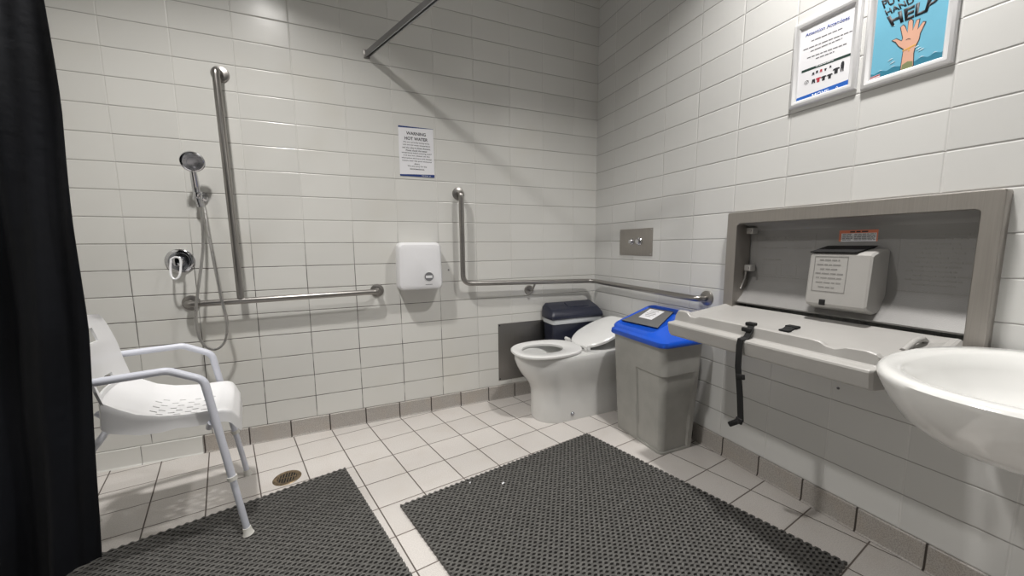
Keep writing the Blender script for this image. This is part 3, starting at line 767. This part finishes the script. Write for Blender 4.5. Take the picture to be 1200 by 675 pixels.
flat([[tuple(p) for p in hl]], M['skin_ink'], t, 'hand', 0.0065, 0.0003)
x, y = q((-1.7275, 1.7535)); flat([[(x-.017, y-.004), (x+.015, y+.002), (x+.015, y+.006), (x-.017, y+.000)], [(x-.002, y-.010), (x+.001, y-.010), (x, y-.002), (x-.003, y-.002)]], M['gold_ink'], t, 'wristband', 0.0069)
x, y = q((-1.7265, 1.701)); flat([[(x-.014, y-.012), (x+.013, y-.012), (x+.012, y+.007), (x, y+.011), (x-.013, y+.005)]], M['green_ink'], t, 'sleeve', 0.0069)
x, y = q((-1.722, 1.7835)); flat([[(x-.006, y), (x, y+.002), (x+.006, y-.002), (x+.005, y-.003), (x, y+.0005), (x-.005, y-.001)]], M['ink'], t, 'palm_line', 0.0069)
text_mesh('HELP', M['ink'], t, 'heading', quad=[q(p) for p in [(-1.660, 1.884), (-1.676, 1.846), (-1.776, 1.847), (-1.788, 1.888)]], z=0.0061, bold=0.035)
text_mesh('HAND UP', M['ink'], t, 'heading', quad=[q(p) for p in [(-1.652, 1.909), (-1.660, 1.889), (-1.765, 1.897), (-1.759, 1.917)]], z=0.0061, bold=0.02)
text_mesh('PUT YOUR', M['ink'], t, 'heading', quad=[q(p) for p in [(-1.641, 1.947), (-1.650, 1.917), (-1.775, 1.922), (-1.767, 1.950)]], z=0.0061, bold=0.025)
flat([[(-0.088, -0.144), (-0.060, -0.144), (-0.062, -0.128), (-0.088, -0.130)]], M['paper'], t, 'corner_flag', 0.0063)
flat([[(-0.088, -0.134), (-0.061, -0.132), (-0.061, -0.129), (-0.088, -0.131)], [(-0.088, -0.141), (-0.061, -0.140), (-0.061, -0.137), (-0.088, -0.138)]], M['ink_red'], t, 'flag_stripe', 0.0068)

# ------------------------------------------------------------------ baby changing station
SY = -1.555
t = thing('changing_station', 'grey fold-down baby changing station in a steel frame on the right wall', 'baby changing station', (0, SY, 0.79), RIGHT)
# local: x towards the camera, y up, z into the room
fo_ = (-0.415, 0.426, -0.085, 0.472)
m = MB()
def fr(z, i, o_): return None
outer = lambda z, d=0: [(x, y, z) for x, y in rrect(fo_[0]+d, fo_[1]-d, fo_[2]+d, fo_[3]-d, 0.008, 5)]
inner = lambda z, d=0: [(x, y, z) for x, y in rrect(-0.366-d, 0.384+d, -0.05-d, 0.420+d, 0.014, 5)]
m.loft([outer(0.0), outer(0.039), outer(0.042, 0.002), inner(0.042), inner(0.039, -0.002), inner(-0.06, -0.002), inner(-0.06, 0.004), inner(0.0, 0.004)], close=True)
m.build('frame', M['steel_flat'], t)
# moulded back panel with its curved foot
m = MB()
pf = [(0.418, 0.010), (0.412, -0.020), (0.402, -0.050), (0.392, -0.062), (0.384, -0.066), (0.15, -0.066), (0.125, -0.058), (0.075, -0.026), (0.046, 0.004), (0.040, 0.010), (0.034, 0.008), (0.031, -0.010)]
N = 24
m.loft([[( -0.368 + 0.752*i/N, y, z) for y, z in pf] + [(-0.368 + 0.752*i/N, 0.028, -0.075), (-0.368 + 0.752*i/N, 0.418, -0.085)] for i in range(N+1)])
bp = m.build('back_panel', M['station_shaded'], t, ang=25)
# raised border lines and rows of moulded lettering on it
for x0, x1, y0, y1 in ((-0.335, -0.085, 0.165, 0.365), (0.175, 0.362, 0.150, 0.365)):
    m = MB()
    m.loft([[(x0+d_, y0+d_, z_), (x1-d_, y0+d_, z_), (x1-d_, y1-d_, z_), (x0+d_, y1-d_, z_)] for d_, z_ in ((0, -0.0665), (0, -0.0652), (0.0025, -0.0652), (0.0025, -0.0665))], close=True)
    m.build('border', M['emboss'], bp, False)
bars([(0.20+0.02*(k % 2), 0.35-0.015*(k % 3), 0.345-0.0155*k) for k in range(12)], M['emboss'], bp, 'moulded_lettering', -0.066, 0.0055, 0.0012, 7)
for k, r_ in enumerate([(-0.31, -0.13, 0.345), (-0.29, -0.15, 0.330), (-0.31, -0.20, 0.30), (-0.17, -0.10, 0.30), (-0.30, -0.22, 0.245)]): bars([r_], M['emboss'], bp, 'moulded_lettering', -0.066, 0.0055, 0.0012, 8+k)
for x0, x1, y0, y1 in ((-0.30, -0.235, 0.175, 0.225), (-0.215, -0.15, 0.175, 0.225)):
    m = MB()
    m.loft([[(x0+d_, y0+d_, z_), (x1-d_, y0+d_, z_), (x1-d_, y1-d_, z_), (x0+d_, y1-d_, z_)] for d_, z_ in ((0, -0.0665), (0, -0.0656), (0.0015, -0.0656), (0.0015, -0.0665))], close=True)
    m.build('border', M['emboss'], bp, False)
# hinge lugs at the far end
for y in (0.385, 0.205):
    m = MB(); m.box((-0.345, y, -0.042), (0.038, 0.030, 0.03), bev=0.004); m.box((-0.325, y-0.002, -0.025), (0.008, 0.026, 0.03), bev=0.003); br = m.build('hinge_lug', M['station'], t)
    m = MB(); m.rev([(0.005, 0), (0.005, 0.002), (0.002, 0.003)], 12, Matrix.Translation((-0.335, y, -0.027))); m.build('bolt', M['ink'], br)
for P_ in ([(-0.362, 0.10, -0.01), (-0.362, 0.15, -0.035), (-0.355, 0.19, -0.03)], [(0.376, 0.07, -0.01), (0.376, 0.13, -0.04)]):
    m = MB(); m.tube(P_, 0.007, 12); m.build('gas_strut', M['steel_dark'], t)
# liner dispenser
m = MB()
def bx(x0, x1, pr): return [[(x, y, z) for y, z in pr] for x in (x0, x1)]
pr = [(0.300, -0.060), (0.300, -0.020), (0.284, 0.040), (0.277, 0.050), (0.088, 0.064), (0.078, 0.058), (0.078, 0.050), (0.072, 0.044), (0.060, 0.010), (0.060, -0.060)]
rg = []
for x, s_ in ((-0.040, 0.94), (-0.034, 1.0), (0.148, 1.0), (0.155, 0.94)):
    rg.append([(x, 0.18+(y-0.18)*s_, z*(s_ if z > 0 else 1)) for y, z in pr])
m.loft(rg); db = m.build('liner_dispenser', M['station'], t, ang=20)
m = MB(); m.loft([[(-0.038, 0.298, -0.030), (0.118, 0.298, -0.030), (0.104, 0.285, 0.050), (-0.040, 0.285, 0.050)], [(-0.030, 0.312, -0.045), (0.128, 0.312, -0.045), (0.108, 0.289, 0.052), (-0.042, 0.289, 0.052)]]); m.build('slot', M['black'], db, False)
bars([(-0.005, 0.06, 0.255), (-0.012, 0.07, 0.237), (0.0, 0.055, 0.220), (-0.015, 0.075, 0.203), (-0.012, 0.072, 0.186), (-0.01, 0.07, 0.168), (0.0, 0.06, 0.150)], M['emboss'], db, 'moulded_lettering', 0, 0.0045, 0.001, 3)
ml = bpy.data.objects[[o_.name for o_ in db.children if o_.name.startswith('moulded_lettering')][0]]
for v in ml.data.vertices: v.co.z += 0.050 + (0.280-v.co.y)*0.0729 - 0.0003
m = MB()
for a, b_, c, d in ((-0.022, 0.086, 0.135, 0.137), (-0.022, 0.086, 0.270, 0.272), (-0.022, -0.020, 0.135, 0.272), (0.084, 0.086, 0.135, 0.272)): m.box(((a+b_)/2, (c+d)/2, 0.0), (b_-a, d-c, 0.001))
for v in m.b.verts: v.co.z += 0.0505 + (0.280-v.co.y)*0.0729
m.build('border', M['emboss'], db, False)
m = MB(); m.box((0.020, 0.093, 0.064), (0.020, 0.022, 0.006), bev=0.002); m.build('latch', M['black'], db)
# orange warning label
m = MB(); m.box((0.055, 0.350, -0.0652), (0.120, 0.044, 0.001)); wl = m.build('warning_label', M['paper'], t, False)
flat([[(-0.005, 0.3600), (0.115, 0.3600), (0.115, 0.3720), (-0.005, 0.3720)], [(-0.005, 0.3280), (0.002, 0.3280), (0.002, 0.3600), (-0.005, 0.3600)], [(0.111, 0.3280), (0.115, 0.3280), (0.115, 0.3600), (0.111, 0.3600)]], M['ink_orange'], wl, 'label_band', -0.0646)
bars([(0.03, 0.085, 0.3630)], M['ink'], wl, 'lettering', -0.0641, 0.005, seed=4)
bars([(0.006, 0.038, 0.3550-0.0055*k) for k in range(5)] + [(0.044, 0.108, 0.3550-0.0055*k) for k in range(5)], M['ink_grey'], wl, 'lettering', -0.0646, 0.0025, seed=6)
# tray: profile in (z out, y up), lip height varies along x
XT0, XT1 = -0.412, 0.378
lipt = [(-0.412, 0.004), (-0.400, 0.022), (-0.372, 0.024), (-0.350, 0.022), (-0.330, 0.004), (-0.305, 0.003), (-0.285, 0.013), (-0.26, 0.015), (0.150, 0.015), (0.170, 0.012), (0.190, 0.000), (0.215, -0.002), (0.240, 0.010), (0.290, 0.013), (0.312, 0.008), (0.325, -0.004), (0.345, -0.010)]
rings = []
N = 120
for i in range(N+1):
    x = XT0 + (XT1-XT0)*i/N; h = inter(lipt, x)
    e = min(1, (x-XT0)/0.012, (XT1-x)/0.012); e = 0.75+0.25*max(0, e)**0.5
    side = max(0, 1-(x-XT0)/0.045)*0.012 + max(0, 1-(XT1-x)/0.045)*0.006
    pr = [(0.012, 0.020), (0.030, 0.018+side), (0.100, 0.008+side), (0.300, -0.012+side), (0.322, -0.012+side*0.5), (0.336, -0.008+h*0.9), (0.341, -0.006+h), (0.356, -0.006+h), (0.361, -0.008+h*0.9), (0.366, -0.030), (0.370, -0.034),
          (0.402, -0.037), (0.407, -0.040), (0.409, -0.046), (0.402, -0.092), (0.398, -0.098), (0.388, -0.100), (0.378, -0.082), (0.03, -0.070), (0.012, -0.060)]
    ym = -0.035
    fz = inter([(-1, 1.0), (0.318, 1.0), (0.326, 0.97), (0.332, 0.90), (0.338, 0.72), (0.350, 0.46), (0.378, 0.33)], x)
    rings.append([(x, ym+(y-ym)*e, z*fz) for z, y in pr])
m = MB(); m.loft(rings); tr = m.build('tray', M['station'], t, ang=11)
# straps
m = MB()
xs_ = -0.068
sp = [(0.336, 0.008), (0.356, 0.010), (0.366, -0.004), (0.386, -0.031), (0.410, -0.036), (0.413, -0.06), (0.421, -0.14), (0.417, -0.25), (0.421, -0.345)]
def ribbon(m, P, w, th):
    for a, b_ in zip(P, P[1:]):
        pass
    rings = []
    for i, (x, y, z) in enumerate(P):
        a = Vector(P[max(0, i-1)]); b_ = Vector(P[min(len(P)-1, i+1)]); d = (b_-a).normalized()
        s_ = Vector((1, 0, 0)); s_ = (s_-d*s_.dot(d)).normalized(); n_ = s_.cross(d)
        p = Vector((x, y, z)); rings.append([p-s_*w-n_*th, p+s_*w-n_*th, p+s_*w+n_*th, p-s_*w+n_*th])
    m.loft(rings)
ribbon(m, [(xs_ + 0.010*math.sin(i*0.9) - 0.0 + 0.004*i, y, z+0.003) for i, (z, y) in enumerate(sp)], 0.0115, 0.0016)
st_ = m.build('strap', M['black'], t)
m = MB(); m.box((xs_+0.004, 0.016, 0.346), (0.032, 0.012, 0.026), bev=0.003); m.box((xs_+0.006, -0.004, 0.374), (0.036, 0.016, 0.012), bev=0.003); m.build('buckle', M['black'], st_)
m = MB(); m.box((0, 0, 0), (0.030, 0.020, 0.010), Matrix.Translation((xs_+0.028, -0.175, 0.423)) @ Matrix.Rotation(R(8), 4, 'Z'), 0.003); m.build('slider', M['black'], st_)
m = MB(); m.box((0, 0, 0), (0.020, 0.052, 0.011), Matrix.Translation((xs_+0.016, -0.362, 0.425)) @ Matrix.Rotation(R(-50), 4, 'Z'), 0.004); m.box((0, 0, 0), (0.026, 0.022, 0.010), Matrix.Translation((xs_+0.034, -0.346, 0.424)) @ Matrix.Rotation(R(-10), 4, 'Z'), 0.003); m.build('clip', M['black'], st_)
m = MB(); ribbon(m, [(-0.01, 0.002, 0.19), (0.0, 0.0025, 0.215), (0.004, -0.002, 0.24), (0.006, -0.004, 0.262)], 0.016, 0.0022)
m.box((0.0, 0.004, 0.20), (0.040, 0.008, 0.030), bev=0.002); m.box((0.007, -0.003, 0.258), (0.034, 0.007, 0.026), bev=0.002)
m.build('buckle', M['black'], t)
m = MB(); m.tube([(0.316, 0.010, 0.08), (0.322, 0.024, 0.12), (0.322, 0.022, 0.17), (0.316, -0.004, 0.215)], 0.009, 12); m.build('grab_handle', M['station'], t)

# ------------------------------------------------------------------ wash basin
WY, WZ = -2.134, 0.805
t = thing('wash_basin', 'white ceramic wall-hung wash basin at the right edge of the room', 'wash basin', (0, WY, WZ))
def oval(a, b_, cx, z, p=2.25, n=56, flat_=None, tilt=0.0):
    out = []
    for k in range(n):
        th = 2*PI*k/n; c, s_ = math.cos(th), math.sin(th)
        x = cx + a*math.copysign(abs(c)**(2/p), c); y = b_*math.copysign(abs(s_)**(2/p), s_)
        x = min(x, -0.001 if flat_ is None else flat_)
        out.append((x, y, z + tilt*x))
    return out
rg = [oval(0.325, 0.232, -0.325, 0.000), oval(0.330, 0.236, -0.328, -0.006), oval(0.329, 0.235, -0.326, -0.022), oval(0.312, 0.222, -0.315, -0.068), oval(0.285, 0.200, -0.298, -0.120), oval(0.24, 0.170, -0.270, -0.165), oval(0.18, 0.135, -0.225, -0.200), oval(0.13, 0.105, -0.18, -0.222), oval(0.07, 0.07, -0.12, -0.232)]
ig = [oval(0.316, 0.224, -0.322, 0.004), oval(0.285, 0.196, -0.335, 0.003), oval(0.270, 0.184, -0.345, -0.006, flat_=-0.09), oval(0.255, 0.172, -0.350, -0.040, flat_=-0.10), oval(0.225, 0.150, -0.345, -0.085, flat_=-0.125), oval(0.17, 0.115, -0.33, -0.118), oval(0.09, 0.07, -0.31, -0.132), oval(0.03, 0.03, -0.30, -0.135)]
m = MB(); m.loft(rg[::-1] + ig); m.build('bowl', M['ceramic'], t, ang=60)
m = MB(); m.rev([(0.028, 0.0), (0.028, 0.003), (0.020, 0.004), (0.017, 0.001), (0.004, 0.001)], 28, Matrix.Translation((-0.30, 0, -0.1345))); m.build('waste_fitting', M['chrome'], t)
m = MB(); m.tube(arc_path([(-0.20, -0.05, -0.19), (-0.20, -0.05, -0.29), (-0.11, -0.05, -0.29), (-0.11, -0.05, -0.255), (-0.012, -0.05, -0.255)], 0.03), 0.016, 16); m.build('trap_pipe', M['chrome'], t)

# ------------------------------------------------------------------ shower chair
HD = R(13.0)
t = thing('shower_chair', 'white plastic shower chair with tubular arms and adjustable legs on the mat', 'shower chair', (-2.231, -0.573, 0.0), (0, 0, HD))
# local: x forward, y towards the back wall
def leg(pts, zc, nm='leg', mt=0.0):
    m = MB(); m.tube(pts, 0.0128, 16); lg = m.build(nm, M['chair_metal'], t)
    return lg
for s_ in (-1, 1):
    ya = 0.200*s_; yf = 0.243*s_; zfoot = 0.0145 if s_ < 0 else 0.0
    top = Vector((-0.082, ya, 0.640)); foot = Vector((0.003, yf, zfoot))
    bend = arc_path([(-0.475, ya*1.0, 0.690), (-0.175, ya, 0.693), top, top.lerp(foot, 0.09)], 0.05, 7)
    m = MB(); m.tube(bend, 0.0132, 16); m.build('armrest', M['chair_metal'], t)
    lg = leg([top.lerp(foot, 0.085), top.lerp(foot, 0.62)], 0)
    c0 = top.lerp(foot, 0.61); c1 = top.lerp(foot, 0.635)
    m = MB(); m.tube([c0, c1], 0.0165, 16); m.build('collar', M['rubber_white'], lg)
    m = MB(); m.tube([top.lerp(foot, 0.63), top.lerp(foot, 0.985)], 0.0112, 16)
    m.build('leg_extension', M['chair_metal'], lg)
    m = MB(); m.tube([top.lerp(foot, 0.955), top.lerp(foot, 0.985), foot], [0.0135, 0.0155, 0.0195], 18); m.build('rubber_foot', M['rubber_white'], lg)
    # rear leg, from the back end of the armrest
    rtop = Vector((-0.475, ya*1.0, 0.690)); rfoot = Vector((-0.505, 0.225*s_, 0.0145 if s_ < 0 else 0.0))
    
    m = MB(); m.tube(arc_path([rtop+Vector((0.03, 0, 0)), rtop+Vector((-0.02, 0, 0.0)), rtop.lerp(rfoot, 0.5)], 0.04), 0.0128, 16)
    lg = m.build('leg', M['chair_metal'], t)
    m = MB(); m.tube([rtop.lerp(rfoot, 0.49), rtop.lerp(rfoot, 0.985)], 0.0112, 16); m.build('leg_extension', M['chair_metal'], lg)
    m = MB(); m.tube([rtop.lerp(rfoot, 0.955), rtop.lerp(rfoot, 0.985), rfoot], [0.0135, 0.0155, 0.0195], 18); m.build('rubber_foot', M['rubber_white'], lg)
for xx, zz, hwid in ((-0.085, 0.440, 0.20), (-0.40, 0.43, 0.20)):
    m = MB(); m.tube(arc_path([(xx+(0.012 if xx > -0.2 else -0.05), -hwid, zz+0.035), (xx, -hwid*0.8, zz), (xx, hwid*0.8, zz), (xx+(0.012 if xx > -0.2 else -0.05), hwid, zz+0.035)], 0.03), 0.0115, 14); m.build('cross_bar', M['chair_metal'], t)
# moulded seat
m = MB(); NX, NY = 36, 40
RIM = [(0, 0.460), (0.02, 0.482), (0.055, 0.500), (0.12, 0.511), (0.40, 0.516), (0.62, 0.530), (0.78, 0.552), (0.90, 0.582), (1.0, 0.612)]
def seat_w(u): return inter([(0, 0.150), (0.03, 0.168), (0.08, 0.178), (0.5, 0.180), (1.0, 0.176)], u)
def seat_pt(u, v):
    x = 0.002 - 0.345*u + 0.0*v
    dish = 0.036*(1-abs(v)**2.6)*min(1, u*5)*inter([(0, 1), (0.7, 1.0), (1, 0.35)], u)
    z = inter(RIM, u) - dish
    return (x - 0.028*(1-v*v)*max(0, (u-0.75)/0.25)**1.5, seat_w(u)*v, z)
top = []; bot = []
for i in range(NX+1):
    u = i/NX
    top.append([m.b.verts.new(seat_pt(u, -1+2*j/NY)) for j in range(NY+1)])
    r_ = []
    for j in range(NY+1):
        x, y, z = seat_pt(u, (-1+2*j/NY)); r_.append(m.b.verts.new((x, y*0.98, z-0.005)))
    bot.append(r_)
HOLES = set()
for n_h, j in enumerate((10, 13, 16, 19, 22, 25, 28)):
    for i in range(8 + (n_h % 2)*2, 27, 5): HOLES |= {(i, j), (i+1, j)}
shole = lambda i, j: (i, j) in HOLES
for i in range(NX):
    for j in range(NY):
        if shole(i, j):
            for (di, dj, ei, ej, ni, nj) in ((0, 0, 1, 0, 0, -1), (1, 0, 1, 1, 1, 0), (1, 1, 0, 1, 0, 1), (0, 1, 0, 0, -1, 0)):
                if not shole(i+ni, j+nj): m.b.faces.new((top[i+di][j+dj], top[i+ei][j+ej], bot[i+ei][j+ej], bot[i+di][j+dj]))
            continue
        m.b.faces.new((top[i][j], top[i][j+1], top[i+1][j+1], top[i+1][j])); m.b.faces.new((bot[i][j], bot[i+1][j], bot[i+1][j+1], bot[i][j+1]))
loop = [(i, 0) for i in range(NX+1)] + [(NX, j) for j in range(1, NY+1)] + [(i, NY) for i in range(NX-1, -1, -1)] + [(0, j) for j in range(NY-1, 0, -1)]
tl = [top[i][j] for i, j in loop]; bl_ = [bot[i][j] for i, j in loop]
def dn(i, j, f, v, inw):
    u = i/NX; side_ = j in (0, NY)
    depth = inter([(0, 0.062), (0.08, 0.048), (0.5, 0.045), (0.85, 0.078), (1, 0.10)], u)
    if i == NX: depth = 0.09
    n_ = Vector((0, 0, 0))
    if j == 0: n_.y -= 1
    if j == NY: n_.y += 1
    if i == 0: n_.x += 1
    if i == NX: n_.x -= 1
    n_.normalize(); off = (0.006 if f < 0.5 else 0.010) - inw
    return (v.co.x + n_.x*off, v.co.y + n_.y*off, v.co.z - depth*f)
lv = [tl]
for f, inw in ((0.10, 0), (0.30, 0), (1.0, 0), (1.0, 0.005), (0.12, 0.006)): lv.append([m.b.verts.new(dn(i, j, f, v, inw)) for (i, j), v in zip(loop, tl)])
lv.append(bl_)
n_ = len(loop)
for k in range(n_):
    k2 = (k+1) % n_
    for A_, B_ in zip(lv, lv[1:]): m.b.faces.new((A_[k], A_[k2], B_[k2], B_[k]))
m.build('seat', M['chair_plastic'], t, ang=60)
# backrest: a shell rising from the rear of the seat
m = MB(); NX, NY = 22, 20; fr_ = []; bk = []
def back_pt(u, v, th):  # u 0 bottom .. 1 top
    w = inter([(0, 0.178), (0.15, 0.182), (0.5, 0.176), (0.80, 0.158), (0.92, 0.145), (1.0, 0.118)], u)
    z = 0.600 + 0.272*u; x = inter([(0, -0.338), (0.25, -0.352), (0.6, -0.366), (1, -0.390)], u) - 0.030*(1-abs(v)**2)
    return (x - th, w*v, z + 0.008*(1-v*v)*u)
for i in range(NX+1):
    fr_.append([m.b.verts.new(back_pt(i/NX, -1+2*j/NY, 0)) for j in range(NY+1)]); bk.append([m.b.verts.new(back_pt(i/NX, (-1+2*j/NY)*0.99, 0.007)) for j in range(NY+1)])
hole = lambda i, j: (14 <= i <= 17 and 5 <= j <= NY-6) or (1 <= i <= 3 and 5 <= j <= NY-6)
for i in range(NX):
    for j in range(NY):
        if hole(i, j):
            for (di, dj, ei, ej, ni, nj) in ((0, 0, 1, 0, 0, -1), (1, 0, 1, 1, 1, 0), (1, 1, 0, 1, 0, 1), (0, 1, 0, 0, -1, 0)):
                if not hole(i+ni, j+nj): m.b.faces.new((fr_[i+di][j+dj], fr_[i+ei][j+ej], bk[i+ei][j+ej], bk[i+di][j+dj]))
            continue
        m.b.faces.new((fr_[i][j], fr_[i][j+1], fr_[i+1][j+1], fr_[i+1][j])); m.b.faces.new((bk[i][j], bk[i+1][j], bk[i+1][j+1], bk[i][j+1]))
loop = [(i, 0) for i in range(NX+1)] + [(NX, j) for j in range(1, NY+1)] + [(i, NY) for i in range(NX-1, -1, -1)] + [(0, j) for j in range(NY-1, 0, -1)]
for k in range(len(loop)):
    a, b_ = loop[k], loop[(k+1) % len(loop)]; m.b.faces.new((fr_[a[0]][a[1]], fr_[b_[0]][b_[1]], bk[b_[0]][b_[1]], bk[a[0]][a[1]]))
bmesh.ops.recalc_face_normals(m.b, faces=m.b.faces)
m.build('backrest', M['chair_plastic'], t, ang=60)

# ------------------------------------------------------------------ curtain and its rail
RZ = 2.219
t = thing('curtain_rail', 'grey aluminium curtain rail fixed high on the back wall', 'curtain rail', (-1.614, 0, RZ))
path = [Vector((0.004, -0.010, 0)), Vector((0.42, -1.0, 0)), Vector((-1.50, -1.0, 0))]
def rail_profile(m, P, w, h):
    rings = []
    for i, p in enumerate(P):
        if i == 0: d = (P[1]-P[0]).normalized(); s_ = Vector((-d.y, d.x, 0))
        elif i == len(P)-1: d = (P[-1]-P[-2]).normalized(); s_ = Vector((-d.y, d.x, 0))
        else:
            a = (p-P[i-1]).normalized(); b_ = (P[i+1]-p).normalized(); n1 = Vector((-a.y, a.x, 0)); n2 = Vector((-b_.y, b_.x, 0)); s_ = (n1+n2).normalized(); s_ = s_/max(0.3, s_.dot(n1))
        z0, z1 = -h/2, h/2
        rings.append([p+s_*x+Vector((0, 0, z)) for x, z in ((-w/2, z1), (w/2, z1), (w/2, z0), (w*0.22, z0), (w*0.22, z0+h*0.5), (-w*0.22, z0+h*0.5), (-w*0.22, z0), (-w/2, z0))])
    m.loft(rings)
m = MB(); rail_profile(m, path, 0.022, 0.030); m.build('track', M['rail'], t, False)
m = MB(); m.box((0.0, -0.004, 0), (0.036, 0.008, 0.046), bev=0.002); m.build('wall_bracket', M['steel'], t)
# curtain
m = MB(); NXc, NZ = 150, 34
x_right = [(0.185, -2.497), (0.5, -2.476), (0.9, -2.452), (1.2, -2.446), (1.5, -2.436), (1.9, -2.440), (2.2, -2.445)]
fr_ = []; 
for k in range(NZ+1):
    z = 0.185 + (2.185-0.185)*k/NZ; xr = inter(x_right, z); row = []
    for i in range(NXc+1):
        z = 0.178 + (2.185-0.178)*k/NZ
        u = i/NXc; x = xr - u*(3.02+xr)
        amp = 0.019*(0.55+0.45*math.sin(z*1.3+1)) * min(1, 0.25+u*6)
        ph = u*2*PI*4.2
        if k < 8: z -= (1-k/8)*0.085*min(1, u*1.6)
        y = -0.985 + 0.045*u + amp*math.sin(ph + 0.35*math.sin(z*2.1)) + 0.006*math.sin(ph*2.3+z*3) + 0.004*math.sin(z*9+u*20)
        row.append((x, y, z))
    fr_.append(row)
vf = [[m.b.verts.new(p) for p in r_] for r_ in fr_]; vb = [[m.b.verts.new((p[0], p[1]+0.0025, p[2])) for p in r_] for r_ in fr_]
for k in range(NZ):
    for i in range(NXc):
        m.b.faces.new((vf[k][i], vf[k][i+1], vf[k+1][i+1], vf[k+1][i])); m.b.faces.new((vb[k][i], vb[k+1][i], vb[k+1][i+1], vb[k][i+1]))
lp_ = [(0, i) for i in range(NXc+1)] + [(k, NXc) for k in range(1, NZ+1)] + [(NZ, i) for i in range(NXc-1, -1, -1)] + [(k, 0) for k in range(NZ-1, 0, -1)]
for a, b_ in zip(lp_, lp_[1:]+lp_[:1]): m.b.faces.new((vf[a[0]][a[1]], vf[b_[0]][b_[1]], vb[b_[0]][b_[1]], vb[a[0]][a[1]]))
o = m.build('shower_curtain', M['curtain'], None, ang=60)
tag(o, 'black fabric shower curtain hanging in folds at the left edge', 'shower curtain')
